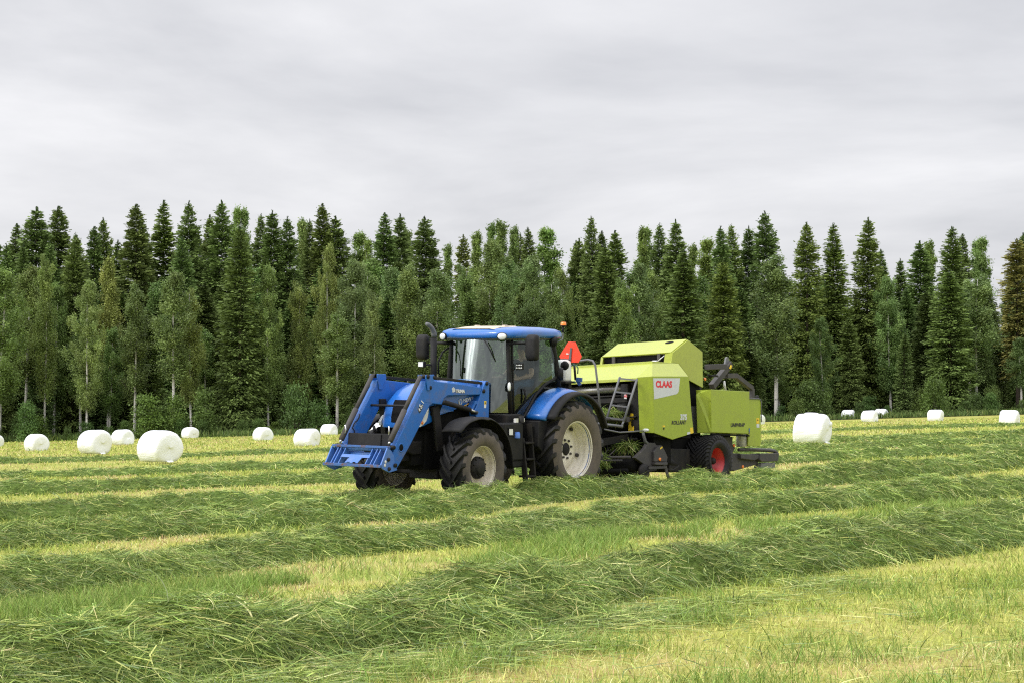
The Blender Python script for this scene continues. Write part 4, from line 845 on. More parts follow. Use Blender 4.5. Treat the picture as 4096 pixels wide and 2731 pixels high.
def windrow(name, label, lower, hw, hgt, dens, seed, shift=1.0, ends=(0, 0), grow=0.0):
    """lower: ground points along the near foot of the windrow"""
    dist = np.median([p[1] for p in lower]); ds = max(.05, dist*.0035)
    cl, s = resample(lower, ds); tan = np.gradient(cl, axis=0); tan /= np.linalg.norm(tan, axis=1)[:, None]; nrm = np.stack([-tan[:, 1], tan[:, 0]], 1)
    if nrm[:, 1].mean() < 0: nrm = -nrm
    hws = hw*(1+.30*(fbm(s*.45+seed*7, np.full_like(s, seed*3.1))-.5)*2)
    cl = cl + nrm*(hw*shift)
    hs = hgt*(1+.34*(fbm(s*.55+seed*5.3, np.full_like(s, seed*1.7))-.5)*2)
    hs = hs*(1+grow*np.clip((cl[:, 1]-cl[0, 1])/(cl[-1, 1]-cl[0, 1]), 0, 1))
    tp = np.ones_like(s)
    if ends[0]: tp *= np.clip(s/ends[0], 0, 1)**.6
    if ends[1]: tp *= np.clip((s[-1]-s)/ends[1], 0, 1)**.6
    hs = hs*tp; hws = hws*(.6+.4*tp)
    WIND.append((cl[::max(1, int(.3/ds))], hws[::max(1, int(.3/ds))]))
    nt_ = 21; t = np.linspace(-1.12, 1.12, nt_)
    def surf(sx, tt, cx, cy, nx, ny, hh, ww):
        x = cx + nx*tt*ww; y = cy + ny*tt*ww
        pr = np.clip(1-np.abs(tt)**2.6, 0, 1)**.75
        lump = (fbm(x*1.7+seed, y*1.7, 4)-.5)*1.0 + (fbm(x*4.2+seed, y*4.2, 3)-.5)*.85
        z = gz(x, y) + hh*pr*(1+lump) - .03*(np.abs(tt) > 1)
        return x, y, z
    S, T = np.meshgrid(np.arange(len(s)), t, indexing='ij')
    x, y, z = surf(s[S], T, cl[S, 0], cl[S, 1], nrm[S, 0], nrm[S, 1], hs[S], hws[S])
    Vb = np.stack([x, y, z], -1).reshape(-1, 3)
    ii = np.arange(len(s)-1)[:, None]*nt_ + np.arange(nt_-1)[None]; Fb = np.stack([ii, ii+1, ii+nt_+1, ii+nt_], -1).reshape(-1, 4)
    # loose strands lying on it
    seglen = s[-1]; area = seglen*2.2*hw; n = int(area*dens*1.9)
    u = rng.random(n)*(len(s)-1.01); i0 = u.astype(int); f = u-i0; lp = lambda a: a[i0]*(1-f if a.ndim == 1 else (1-f)[:, None]) + a[i0+1]*(f if a.ndim == 1 else f[:, None])
    cc = lp(cl); dd = cc[:, 1]
    keep = (np.abs(cc[:, 0]) < .285*dd + 4.5) & (dd > 7)
    keep &= rng.random(n) < np.clip((dist/dd)**1.5, .25, 1.9)/1.9
    i0, f, u, cc, dd = i0[keep], f[keep], u[keep], cc[keep], dd[keep]; n = len(i0)
    tt = rng.uniform(-1.02, 1.02, n); tt = np.where(rng.random(n) < .06, rng.normal(0, .85, n), tt)
    nn = lp(nrm); px, py, pz = surf(lp(s), tt, cc[:, 0], cc[:, 1], nn[:, 0], nn[:, 1], lp(hs), lp(hws))
    pz = np.maximum(pz, gz(px, py)+.005) + rng.random(n)*.045*np.clip(1.1-np.abs(tt), .1, 1)
    ty = np.arctan2(tan[i0, 1], tan[i0, 0])
    swirl = (fbm(px*1.3+31, py*1.3+seed, 2)-.5)*4.2
    yaw = ty + swirl + rng.normal(0, .95, n) + np.where(rng.random(n) < .5, PI, 0)
    Ln = rng.uniform(.10, .40, n); W = np.where(rng.random(n) < .1, rng.uniform(.007, .012, n), rng.uniform(.0028, .006, n)); W = np.maximum(W, dd*.00023*rng.uniform(.5, 1.25, n))
    slope = -np.sign(tt)*np.abs(tt)*lp(hs)/lp(hws)*1.6; dirn = np.cos(yaw)*nn[:, 0]+np.sin(yaw)*nn[:, 1]
    pitch = np.arctan(slope*dirn)*.8 + rng.normal(.0, .22, n); up = rng.random(n) < .02; pitch = np.where(up, rng.uniform(.5, 1.3, n), pitch); Ln = np.where(up, Ln*.5, Ln)
    tone = .45*fbm(px*.8+seed*2, py*.8, 3) + .55*fbm(px*2.8+seed, py*2.8, 2)
    C = pick(PAL_W, [.22,.24,.20,.13,.08,.10,.03], n)*(.30+1.30*tone)[:, None]
    far = np.clip((dd-15)/40, 0, 1)[:, None]; C = C*(1+.12*far)
    px = px-.5*Ln*np.cos(yaw); py = py-.5*Ln*np.sin(yaw); pz = pz - .5*Ln*np.sin(pitch)*np.where(up, 0, 1); pz = np.maximum(pz, gz(px, py)+.004)
    Vs, Fs, Cs = strands(np.stack([px, py, pz], 1), yaw, Ln, W, pitch, rng.normal(0, .42, n), rng.uniform(.0, .35, n), C, rng.uniform(-1.2, 1.2, n))
    me = np_mesh(name, np.concatenate([Vb, Vs]), [Fb, Fs+len(Vb)], [HEAP, GRASSM], np.concatenate([np.full((len(Vb), 3), .1), Cs]), np.concatenate([np.zeros(len(Fb)), np.ones(len(Fs))]))
    o = bpy.data.objects.new(name, me); link(o); tag(o, label, 'windrow', 'windrows of cut grass'); return o

e_pts = [(-2.76,8.33),(-2.53,9.89),(-2.07,10.85),(-1.36,11.85),(-0.89,12.6),(-0.02,13.32)] + [(0.85,15.56),(1.85,16.98),(2.96,18.1),(4.25,19.49),(5.44,21.2),(7.14,23.38)]
d_pts = [(-4.95,15.93),(-4.37,17.06),(-3.82,17.95),(-3.22,19.06),(-2.57,20.47),(-1.34,22.29),(-0.03,23.48)] + [(1.7,26.0),(3.01,27.56),(4.72,28.85),(6.68,30.61),(8.2,31.97),(10.26,33.59)]
c_pts = [(-7.08,23.61),(-6.27,24.44),(-5.39,25.34),(-4.25,26.84),(-3.16,27.59),(-2.04,28.74),(-0.49,29.7)] + [(0.0,32.76),(1.95,35.77),(4.0,36.67),(6.29,38.46),(9.09,41.63),(11.71,45.63),(15.52,50.76)]
c2_pts = [(-9.52,31.71),(-8.19,31.93),(-6.99,32.85),(-5.75,33.98),(-4.33,34.49),(-3.09,33.21),(-1.93,32.1),(-0.68,30.97)]
b_pts = [(-12.74,44.03),(-11.28,43.97),(-9.45,44.4),(-7.72,45.57),(-5.8,46.18),(-3.83,46.65),(-1.82,47.46)]+ [(7.15,53.28),(10.46,56.35),(15.46,60.18),(19.65,64.28)]
b2_pts = [(-17.04,58.89),(-15.02,58.53),(-10.49,58.19),(-8.6,60.99),(-5.65,60.74)]+ [(8.58,68.33),(11.37,69.44),(19.24,74.9),(22.73,77.08)]
b3_pts = [(8.81,80.68),(10.32,82.2),(13.57,82.83),(23.13,90.05),(27.48,93.18)]
a_pts = [(-23.66,81.73),(-20.93,81.52),(-15.65,82.75),(-14.08,85.88),(-8.44,90.69)]+ [(14.21,113.13),(20.25,119.61),(31.01,120.67),(36.29,123.04)]
windrow('windrow', 'nearest windrow of loose dark green cut grass, crossing the foreground', e_pts, .70, .25, 2900, 1.3, grow=.15)
windrow('windrow', 'second nearest windrow of cut grass, just beyond the tan strip behind the foreground windrow', d_pts, .62, .20, 1800, 2.9, grow=.30)
windrow('windrow', 'windrow of cut grass directly in front of the tractor wheels', c_pts, .60, .235, 1350, 4.1, grow=.40)
windrow('windrow', 'windrow of cut grass on the left that ends at the far front tractor wheel', c2_pts, .55, .22, 800, 5.6, ends=(0, 1.0))
windrow('windrow', 'windrow of cut grass just behind the tractor, beyond its lowered front loader', b_pts, .72, .245, 560, 6.2)
windrow('windrow', 'windrow of cut grass passing in front of the largest white bale on the left', b2_pts, .75, .20, 420, 7.7)
windrow('windrow', 'windrow of cut grass at the foot of the big white bale right of the baler', b3_pts, .75, .19, 380, 8.4, ends=(2, 0))
windrow('windrow', 'farthest thin windrow of cut grass, among the distant white bales', a_pts, .85, .18, 200, 9.5)

# ------------------------------------------------------------------ stubble
def covered(x, y, f=.8):
    c = np.zeros(len(x), bool)
    for cl, hw in WIND:
        near = (y > cl[:, 1].min()-3) & (y < cl[:, 1].max()+3)
        idx = np.where(near & ~c)[0]
        for a in range(0, len(idx), 20000):
            ii = idx[a:a+20000]; best = np.full(len(ii), 9.0)
            for k in range(len(cl)):
                best = np.minimum(best, np.hypot(x[ii]-cl[k, 0], y[ii]-cl[k, 1])/hw[k])
            c[ii] = best < f
    return c
PAL_S = np.array([(.52,.50,.16),(.44,.465,.12),(.60,.56,.24),(.31,.385,.08),(.53,.37,.21),(.22,.30,.06)])
Vs_, Fs_, Cs_ = [], [], []; k0 = 0
for d0, d1, dens in ((8, 18, 1700), (18, 30, 650), (30, 60, 130), (60, 178, 16)):
    A = .58*(d1*d1-d0*d0)/2*1.1; n = int(A*dens); y = np.sqrt(rng.uniform(d0*d0, d1*d1, n)); x = rng.uniform(-1, 1, n)*(.285*y+4.0)
    kp = ~covered(x, y, .78); x, y = x[kp], y[kp]; n = len(x)
    patch = fbm(x*.45+3, y*.45, 3); grn = fbm(x*1.3+50, y*1.3, 3)
    p = rng.random(n)
    ci = np.where(grn+.25*(p-.5) > .645, np.where(p < .5, 3, 5), np.where(patch > .55, np.where(p < .35, 0, np.where(p < .68, 2, 4)), np.where(p < .55, 1, np.where(p < .8, 0, 3))))
    C = np.clip(PAL_S[ci]*1.06*(1+.30*rng.standard_normal((n, 1))), .02, .7)
    tall = (grn > .64) & (rng.random(n) < .5)
    H = rng.uniform(.035, .085, n)*np.where(tall, 2.0, 1)*(1+np.clip((y-30)/80, 0, .8)); W = np.maximum(rng.uniform(.003, .006, n), y*.00036*rng.uniform(.6, 1.3, n))
    V_, F_, C_ = strands(np.stack([x, y, gz(x, y)-.004], 1), rng.uniform(0, 2*PI, n), H, W, rng.uniform(.65, 1.5, n), rng.normal(0, .3, n), rng.uniform(0, .35, n), C, np.where(rng.random(n) < .7, rng.uniform(-.3, .3, n), rng.uniform(-1, 1, n)))
    Vs_.append(V_); Fs_.append(F_+k0); Cs_.append(C_); k0 += len(V_)
st = bpy.data.objects.new('stubble', np_mesh('stubble', np.concatenate(Vs_), [np.concatenate(Fs_)], [STUBM], np.concatenate(Cs_))); link(st)
tag(st, 'short yellow green mown stubble between the windrows', kind='stuff')
# regrowth: taller fresh grass in the strip between the two nearest windrows, and tufts in the foreground
gl = np.array([(-4.16,15.58),(-3.6,16.12),(-2.88,17.06),(-2.08,18.13),(-1.34,18.87),(0.0,20.36)]+[(0.77,23.47),(1.85,24.29),(3.4,26.01),(5.08,27.43),(6.96,29.01)])
n = 46000; u = rng.random(n)*(len(gl)-1.001); i = u.astype(int); f = (u-i)[:, None]; P = gl[i]*(1-f)+gl[i+1]*f; P = P + rng.normal(0, .5, (n, 2))*np.array([1.0, 1.0])
m_ = fbm(P[:, 0]*1.2, P[:, 1]*1.2+9, 3) > .47; P = P[m_]
tf = rng.uniform(-1, 1, (75, 2)); tf = np.stack([tf[:, 0]*4.6, 10+6.5*np.abs(tf[:, 1])], 1); tn = 150
Q = (tf[:, None, :] + rng.normal(0, .17, (75, tn, 2))).reshape(-1, 2); P = np.concatenate([P, Q]); n = len(P)
C = pick(np.array([(.17,.27,.05),(.25,.35,.08),(.34,.41,.13),(.13,.20,.045)]), [.35,.3,.2,.15], n)
Wd = np.maximum(rng.uniform(.003, .006, n), P[:, 1]*.0003)
V_, F_, C_ = strands(np.stack([P[:, 0], P[:, 1], gz(P[:, 0], P[:, 1])-.004], 1), rng.uniform(0, 2*PI, n), rng.uniform(.08, .24, n), Wd, rng.uniform(.7, 1.5, n), rng.normal(0, .3, n), rng.uniform(.05, .45, n), C, rng.uniform(-.5, .5, n))
rg = bpy.data.objects.new('grass_tufts', np_mesh('grass_tufts', V_, [F_], [STUBM], C_)); link(rg); tag(rg, 'fresh taller green grass growing between the two nearest windrows', kind='stuff')
# loose cut strands scattered in front of the nearest windrow
sl = np.array([(-1.76,11.14),(-1.1,11.9),(-0.48,12.58)]+[(0.0,13.54),(0.8,14.65),(1.53,15.65),(2.38,16.78)]); n = 17000
u = rng.random(n)**.9*(len(sl)-1.001); i = u.astype(int); f = (u-i)[:, None]; P = sl[i]*(1-f)+sl[i+1]*f + rng.normal(0, .42, (n, 2)); kp = fbm(P[:, 0]*1.5, P[:, 1]*1.5+4, 2)+.2*rng.random(n) > .56
sp_ = np.stack([rng.uniform(-4, 4.5, 4000), rng.uniform(9.5, 17, 4000)], 1); P = np.concatenate([P[kp], sp_]); n = len(P)
C = pick(PAL_W, [.17,.22,.22,.16,.09,.10,.04], n); C *= 1.0
V_, F_, C_ = strands(np.stack([P[:, 0], P[:, 1], gz(P[:, 0], P[:, 1])+rng.uniform(.02, .07, n)], 1), rng.normal(.7, .9, n), rng.uniform(.08, .34, n), np.maximum(rng.uniform(.004, .009, n), P[:, 1]*.0003), rng.normal(.02, .12, n), rng.normal(0, .3, n), rng.uniform(0, .15, n), C, rng.uniform(-.6, .6, n))
lo = bpy.data.objects.new('loose_grass', np_mesh('loose_grass', V_, [F_], [GRASSM], C_)); link(lo); tag(lo, 'thin scatter of cut grass blades in front of the nearest windrow', kind='stuff')
# grass being lifted by the baler pickup: three clumps
BMx = baler.matrix_world.copy() if False else Matrix([[-0.61537,0.78819,-0.0087,3.034],[-0.78764,-0.61445,0.04553,40.4849],[0.03054,0.03487,0.99893,0.048],[0,0,0,1]])
def clump(c, r, n, label):
    P = rng.normal(0, 1, (n, 3)); P /= np.linalg.norm(P, axis=1)[:, None]; P *= rng.random((n, 1))**.4; P = P*np.array(r)+np.array(c); P = np.array([BMx @ Vector(p) for p in P])
    yaw = rng.uniform(0, 2*PI, n); C = pick(PAL_W, [.25,.25,.2,.12,.08,.06,.04], n)
    V_, F_, C_ = strands(P, yaw, rng.uniform(.08, .22, n), np.full(n, .011), rng.normal(-.1, .5, n), rng.normal(0, .3, n), rng.uniform(0, .6, n), C, rng.uniform(-1, 1, n))
    o = bpy.data.objects.new('grass_clump', np_mesh('grass_clump', V_, [F_], [GRASSM], C_)); link(o); tag(o, label, 'grass clump', 'grass clumps caught in the baler')
clump((2.75,.05,.50), (.22,.60,.22), 3600, 'largest clump of cut grass hanging over the crop guard of the baler pickup')
clump((2.3,.72,.80), (.18,.24,.08), 1000, 'small flat clump of cut grass between the baler pickup shield and its front edge')
clump((2.45,.30,1.40), (.33,.46,.11), 2400, 'clump of cut grass lying on the baler platform behind the ladder')
# ================================================================== BALES
def filmmat():
    m, nt, b = nodes('white_bale_film')
    a = noise_tex(nt, 2.0, 4); f = noise_tex(nt, 5, 4, stretch=(.35, 1, 1)); w = noise_tex(nt, 16, 3, stretch=(.12, 1, 1))
    L(nt, mixrgb(nt, ramp(nt, a, .5, .8, (0,0,0), (.35,)*3), (.84,.86,.88), (.75,.77,.79)), b.inputs['Base Color'])
    b.inputs['Roughness'].default_value = .38; b.inputs['Subsurface Weight'].default_value = 0
    ad = N(nt, 'ShaderNodeMath', operation='ADD'); L(nt, f, ad.inputs[0]); L(nt, w, ad.inputs[1])
    bp = N(nt, 'ShaderNodeBump'); bp.inputs['Strength'].default_value = .6; bp.inputs['Distance'].default_value = .03; L(nt, ad.outputs[0], bp.inputs['Height']); L(nt, bp.outputs[0], b.inputs['Normal'])
    return m
FILM = filmmat()
def bale_mesh(seed):
    r0 = random.Random(seed); nA, nL = 56, 30; R, Lh = .61, .58
    prof = []
    for k in range(nL+1):
        t = k/nL*PI; cx = -math.cos(t); sx = math.sin(t)
        p = 1/((abs(cx)**8 + abs(sx)**8)**(1/8)); prof.append((cx*p*Lh, sx*p*R))
    ph = [r0.uniform(0, 6.28) for _ in range(8)]; mb = MB(); rings = []
    for x, r in prof:
        ring = []
        for i in range(nA):
            a = 2*PI*i/nA
            q = r*(1+.012*math.sin(3*a+ph[0])+.010*math.sin(5*a+ph[1]+3*x)+.012*math.sin(7*x+ph[2])*math.sin(2*a+ph[3])+.006*math.sin(13*a+ph[4]+9*x))
            xx = x + .025*math.sin(2*a+ph[5])*(r/R) + .03*math.sin(ph[6]+a)*(abs(x)/Lh) - .02*math.copysign((1-r/R)**.5 if r < R else 0, x)*0
            y, z = q*math.cos(a), q*math.sin(a)
            if z < -.46: z = -.46 + (z+.46)*.28; y *= 1.04
            ring.append((xx, y*1.02, z*.985 + .505))
        rings.append(ring)
    mb.loft(rings, 0, True, True, False); return mb
protos = []
for k in range(5):
    o = bale_mesh(k+3).build('wrapped_bale', FILM); col.objects.unlink(o); protos.append(o.data)
BL = [(-38.09,146.4,-0.13,0.934,1.73),(-28.72,120.4,-0.06,0.965,1.87),(-20.78,99.3,0.07,1.05,1.76),(-27.17,139.2,-0.02,0.989,1.64),(-13.22,74.8,0.07,1.049,1.83),(-28.35,175.5,-0.08,0.959,1.65),(-18.14,145.1,-0.09,0.952,1.62),(-11.63,113.1,-0.09,0.948,1.93),(-15.95,173.9,-0.1,0.951,1.6),(-9.91,149.5,-0.03,0.98,1.93),(20.89,170.0,-0.22,0.898,1.67),(12.03,79.9,0.07,1.048,1.83),(34.52,204.7,-0.14,0.932,1.34),(30.43,169.5,-0.08,0.958,1.67),(38.39,207.2,-0.12,0.944,1.27),(35.09,165.1,-0.13,0.933,1.63),(32.2,129.0,-0.11,0.94,1.61)]
BLAB = ['white wrapped bale cut off by the left edge of the photo', 'white bale standing alone, nearest the left edge of the photo that shows whole', 'white bale with a wrinkled dark crease on its barrel, left of the biggest left bale',
 'white bale partly hidden behind the creased bale on the left', 'largest white bale on the left side of the field, in front of the others', 'small distant white bale just behind and right of the largest left bale',
 'white bale standing alone midway between the largest left bale and the tractor', 'wide white bale nearest to the left of the tractor loader', 'small white bale behind the wide bale, by the loader tip',
 'white bale seen behind the tractor between loader arm and front wheel', 'white bale peeking out from behind the rear panel of the baler', 'big white bale right of the baler with loose film on its top',
 'small white bale first to the right behind the big right bale', 'white bale in front of a smaller one, between big right bale and lone bale', 'small far bale half hidden behind another, right of the big right bale',
 'lone white bale with a film bulge, second from the right edge', 'white bale nearest the right edge of the photo']
for k, ((x, y, dz, sc, w), lab) in enumerate(zip(BL, BLAB)):
    o = bpy.data.objects.new('wrapped_bale', protos[k % 5]); link(o)
    ang = math.radians([-40,-48,-42,-38,-43,-46,-50,-28,-30,-40,-35,-30,-25,-32,-35,-28,-30][k])
    s = 1.03*max(.85, min(1.25, sc)); o.location = (x, y, float(gz(x, y))+max(-.1, min(.25, dz))-.02); o.rotation_euler = (0, 0, ang); o.scale = (s*1.04, s, s)
    tag(o, lab, 'bale', 'white wrapped bales on the field')
    if k in (2, 4, 8, 11, 14, 16):
        m = MB(); r0 = random.Random(k); fl_ = [(.52,-.14,.08),(.60,-.10,.0),(.60,.05,-.02),(.66,.10,.02),(.56,.16,.05),(.50,.05,.12)]
        m.add([(a+r0.uniform(-.03,.03), b, max(.02, c)) for a, b, c in fl_] + [(a-.03, b, max(.02, c)+.02) for a, b, c in fl_], [tuple(range(6)), tuple(range(11,5,-1))] + [(i, (i+1) % 6, 6+(i+1) % 6, 6+i) for i in range(6)]); m.build('film_tail', FILM, o)
    if k == 11:
        m = MB(); m.loft([[(-.05+t, .30*s_*math.cos(a)+.02, 1.10+.055*s_*math.sin(a)-.02*t) for a in [2*PI*q/12 for q in range(12)]] for t, s_ in ((-.22,.3),(-.15,.9),(.0,1.0),(.2,.9),(.28,.3))], 0, True); m.build('loose_film', FILM, o)
        m = MB(); m.loft([[(.60+.03*t, .30+.09*s_*math.cos(a), .72+.10*s_*math.sin(a)) for a in [2*PI*q/10 for q in range(10)]] for t, s_ in ((-1,.9),(0,1),(1,.8),(1.6,.3))], 0, True); m.build('film_bulge', FILM, o)

# ================================================================== TREES
LEAF = attrmat('birch_leaves', .55, .30, objcol=True, spec=.3); NEED = attrmat('spruce_needles', .65, .10, objcol=True, spec=.2)
TWIG = paint('twig_bark', (.07,.055,.045), .9, amt=.4)
def quads(P, U, Vv, C):
    """leaf sized faces: centre, two half vectors"""
    V = np.stack([P-U-Vv*.6, P+U*.9-Vv, P+U+Vv*.7, P-U*.7+Vv], 1).reshape(-1, 3); F = np.arange(len(P)*4).reshape(-1, 4); return V, F, np.repeat(C, 4, 0)
def rndv(n, r):
    v = r.normal(0, 1, (n, 3)); return v/np.linalg.norm(v, axis=1)[:, None]
def trunk_mesh(name, H, r, mat, r0, wob=.10, limbs=()):
    m = MB(); n = 12; ph = r0.uniform(0, 6, 2); pts = []; rs = []
    for k in range(n+1):
        t = k/n; pts.append((wob*math.sin(3*t+ph[0])-wob*math.sin(ph[0]), wob*math.cos(2.5*t+ph[1])-wob*math.cos(ph[1]), H*t-.1)); rs.append(r*(1.15 if k == 0 else 1)*(1-t)**.75+.012)
    m.tube(pts, rs, 8)
    for p, q, a in limbs: m.tube([p, tuple((np.array(p)+np.array(q))/2+np.array((0,0,-.06))), q], [a, a*.7, a*.25], 5, 1)
    o = m.build(name, [mat, TWIG]); me = o.data; bpy.data.objects.remove(o); return me
def spruce(seed, H=20.0, Rm=2.2, base=.05, sparse=1.0, expo=.80, gap=.0, dens=1.0):
    r = np.random.default_rng(seed); P, U, W, C = [], [], [], []; limbs = []
    z = base*H; nw = 0
    while z < H*.985:
        t = (z-base*H)/(H*(1-base)); L0 = Rm*(1-math.exp(-3.4*max(0, 1-t)*(.75/expo)))*(1+.09*r.normal()) + .07
        nb = int(7+5*(1-t)+r.integers(0, 2)); a0 = r.uniform(0, 2*PI)
        for b in range(nb):
            a = a0 + 2*PI*b/nb + r.normal(0, .18); Lb = L0*r.uniform(.62, 1.15); zz = z + r.normal(0, .34 if t < .85 else .10)
            if r.random() < gap*(1-t): continue
            dr = -.30 + .75*t**1.5 + r.normal(0, .07)     # lower branches hang, top ones reach up
            n = max(6, int(Lb*(27 if t < .8 else 46)*sparse*dens)); s = r.random(n)**.62
            x = Lb*s; zc = zz + dr*x + .16*x*x/max(Lb, .3)*(.9 if t < .7 else .3)
            hang = r.random(n)**1.5*.62*(1-.8*t)*np.minimum(1, x)
            side = r.normal(0, .15+.16*x/max(Lb, .1)*min(1, Lb), n)
            p = np.stack([np.cos(a)*x - np.sin(a)*side, np.sin(a)*x + np.cos(a)*side, zc - hang + r.normal(0, .085 if t < .85 else .05, n)], 1)
            ln = r.uniform(.08, .185, n)*(.75 if t > .85 else 1); wd = ln*r.uniform(.30, .50, n)
            ya = a + np.sign(side)*r.uniform(.15, .95, n); pt = dr*.7 - r.uniform(.0, .75, n)*(1-t)
            u = np.stack([np.cos(ya)*np.cos(pt), np.sin(ya)*np.cos(pt), np.sin(pt)], 1); q = rndv(n, r); v = np.cross(u, q); v /= np.linalg.norm(v, axis=1)[:, None]+1e-6
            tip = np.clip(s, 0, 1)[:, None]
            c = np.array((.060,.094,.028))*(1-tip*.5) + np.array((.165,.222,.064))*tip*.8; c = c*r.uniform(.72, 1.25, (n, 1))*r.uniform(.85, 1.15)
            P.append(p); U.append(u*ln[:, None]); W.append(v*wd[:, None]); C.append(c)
        if t < .8 and r.random() < .4: limbs.append(((0,0,z), (Lb*.7*math.cos(a), Lb*.7*math.sin(a), z+dr*Lb*.7), .03))
        z += (.20+.23*(1-t)*r.uniform(.7, 1.3))*(H/20)
    n = 26; s = r.random(n); p = np.stack([r.normal(0,.03,n), r.normal(0,.03,n), H*.965+H*.035*s], 1); P.append(p); U.append(np.stack([r.normal(0,.05,n), r.normal(0,.05,n), np.full(n,.13)], 1)); W.append(rndv(n, r)*.05); C.append(np.tile((.045,.07,.025), (n, 1)))
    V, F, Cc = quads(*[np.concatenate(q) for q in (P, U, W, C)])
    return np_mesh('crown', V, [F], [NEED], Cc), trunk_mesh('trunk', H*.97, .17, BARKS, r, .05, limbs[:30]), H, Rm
def birch(seed, H=15.0, Rm=1.7, base=.30, dens=1.0, leaf=.056, top=1.0, droop=.5, taper=.22):
    r = np.random.default_rng(seed); P, U, W, C = [], [], [], []; limbs = []
    nb = int(46*dens); ph = r.uniform(0, 6, 4)
    for b in range(nb):
        t = r.random()**.85; z = H*(base + (1-base)*t*.97)
        env = Rm*(math.sin(PI*min(1, .12+.80*t**.85))**.75)*(1+.25*math.sin(5*t+ph[0])) + .12
        env *= 1-taper*t
        a = b*2.39996 + r.normal(0, .5); reach = env*r.uniform(.35, 1.05)
        c0 = np.array((reach*math.cos(a), reach*math.sin(a), z + .10*reach))
        org = np.array((0, 0, max(H*base*.85, z-.75*reach-.3))); limbs.append((tuple(org), tuple(c0), .022+.018*(1-t)))
        nsub = r.integers(4, 8); tone = r.uniform(.72, 1.28); hue = r.uniform(0, 1)
        for s_ in range(nsub):
            f = r.uniform(.35, 1.12); cc = org + (c0-org)*f + r.normal(0, .20, 3)*np.array((1, 1, .9)); cc[2] = min(cc[2], H*.99)
            n = int(r.integers(42, 84)*dens); sp = r.uniform(.16, .30)*(1-.35*t); p = r.normal(0, 1, (n, 3))*np.array((sp, sp, sp*1.35)) + cc
            out = np.hypot(p[:, 0]-cc[0], p[:, 1]-cc[1]); p[:, 2] -= droop*r.random(n)*.5
            nrm = rndv(n, r)*.8 + np.array((0, 0, .7)); nrm /= np.linalg.norm(nrm, axis=1)[:, None]; u = np.cross(nrm, rndv(n, r)); u /= np.linalg.norm(u, axis=1)[:, None]+1e-6; v = np.cross(nrm, u)
            ln = leaf*r.uniform(.7, 1.35, (n, 1)); P.append(p); U.append(u*ln); W.append(v*ln*.72)
            C.append((np.array((.175,.245,.074))*(1-hue*.5)+np.array((.240,.290,.082))*hue*.5)*tone*r.uniform(.75, 1.25, (n, 1)))
    V, F, Cc = quads(*[np.concatenate(q) for q in (P, U, W, C)])
    return np_mesh('crown', V, [F], [LEAF], Cc), trunk_mesh('trunk', H*.95, .135, BARKB, r, .12, limbs[:40]), H, Rm
def shrub(seed, H=3.0, Rm=1.3):
    r = np.random.default_rng(seed); P, U, W, C = [], [], [], []; limbs = []
    for b in range(26):
        a = r.uniform(0, 2*PI); t = r.random(); c0 = np.array((Rm*r.random()**.6*math.cos(a)*(1-.5*t), Rm*r.random()**.6*math.sin(a)*(1-.5*t), H*(.12+.82*t))); limbs.append(((0,0,.1), tuple(c0), .02)); n = 170; tone = r.uniform(.7, 1.3)
        p = r.normal(0, 1, (n, 3))*.28 + c0; p[:, 2] = np.abs(p[:, 2]); nrm = rndv(n, r)*.8+np.array((0,0,.6)); nrm /= np.linalg.norm(nrm, axis=1)[:, None]; u = np.cross(nrm, rndv(n, r)); u /= np.linalg.norm(u, axis=1)[:, None]+1e-6; v = np.cross(nrm, u); ln = .058*r.uniform(.7, 1.4, (n, 1))
        P.append(p); U.append(u*ln); W.append(v*ln*.7); C.append(np.array((.105,.160,.045))*tone*r.uniform(.75, 1.25, (n, 1)))
    V, F, Cc = quads(*[np.concatenate(q) for q in (P, U, W, C)])
    return np_mesh('crown', V, [F], [LEAF], Cc), trunk_mesh('trunk', H*.7, .04, BARKS, r, .05, limbs), H, Rm
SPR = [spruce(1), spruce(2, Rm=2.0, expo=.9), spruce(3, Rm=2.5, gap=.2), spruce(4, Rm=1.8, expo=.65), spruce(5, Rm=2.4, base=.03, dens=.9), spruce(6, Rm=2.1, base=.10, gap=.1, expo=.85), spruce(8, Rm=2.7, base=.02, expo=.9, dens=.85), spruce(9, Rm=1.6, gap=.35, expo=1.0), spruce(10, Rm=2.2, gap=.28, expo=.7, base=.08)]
BIR = [birch(11, dens=1.25, base=.32), birch(12, Rm=1.9, base=.26, dens=1.3), birch(13, Rm=1.5, base=.42, dens=1.15), birch(14, Rm=2.1, base=.18, dens=1.4), birch(15, Rm=1.6, base=.38, dens=1.1), birch(16, Rm=1.8, base=.30, dens=1.3, droop=.7)]
POP = [birch(21, H=20, Rm=1.5, base=.25, dens=1.1, leaf=.072, droop=.1, taper=.6), birch(22, H=20, Rm=1.7, base=.25, dens=1.1, leaf=.072, droop=.1, taper=.6), birch(23, H=20, Rm=1.3, base=.2, dens=1.1, leaf=.070, droop=.1, taper=.6)]
PIN = [spruce(31, Rm=1.2, base=.25, sparse=.8, expo=.45, gap=.1)]
SHR = [shrub(41), shrub(42, Rm=1.6), shrub(43, H=3.4, Rm=1.1), shrub(44, H=2.6, Rm=1.8)]
KINDS = {'s': (SPR, 'spruce_tree', 'spruce'), 'b': (BIR, 'birch_tree', 'birch'), 'p': (POP, 'poplar_tree', 'broadleaf tree'), 'i': (PIN, 'pine_tree', 'pine'), 'h': (SHR, 'shrub', 'shrub')}
tr = random.Random(5); cnt = {}
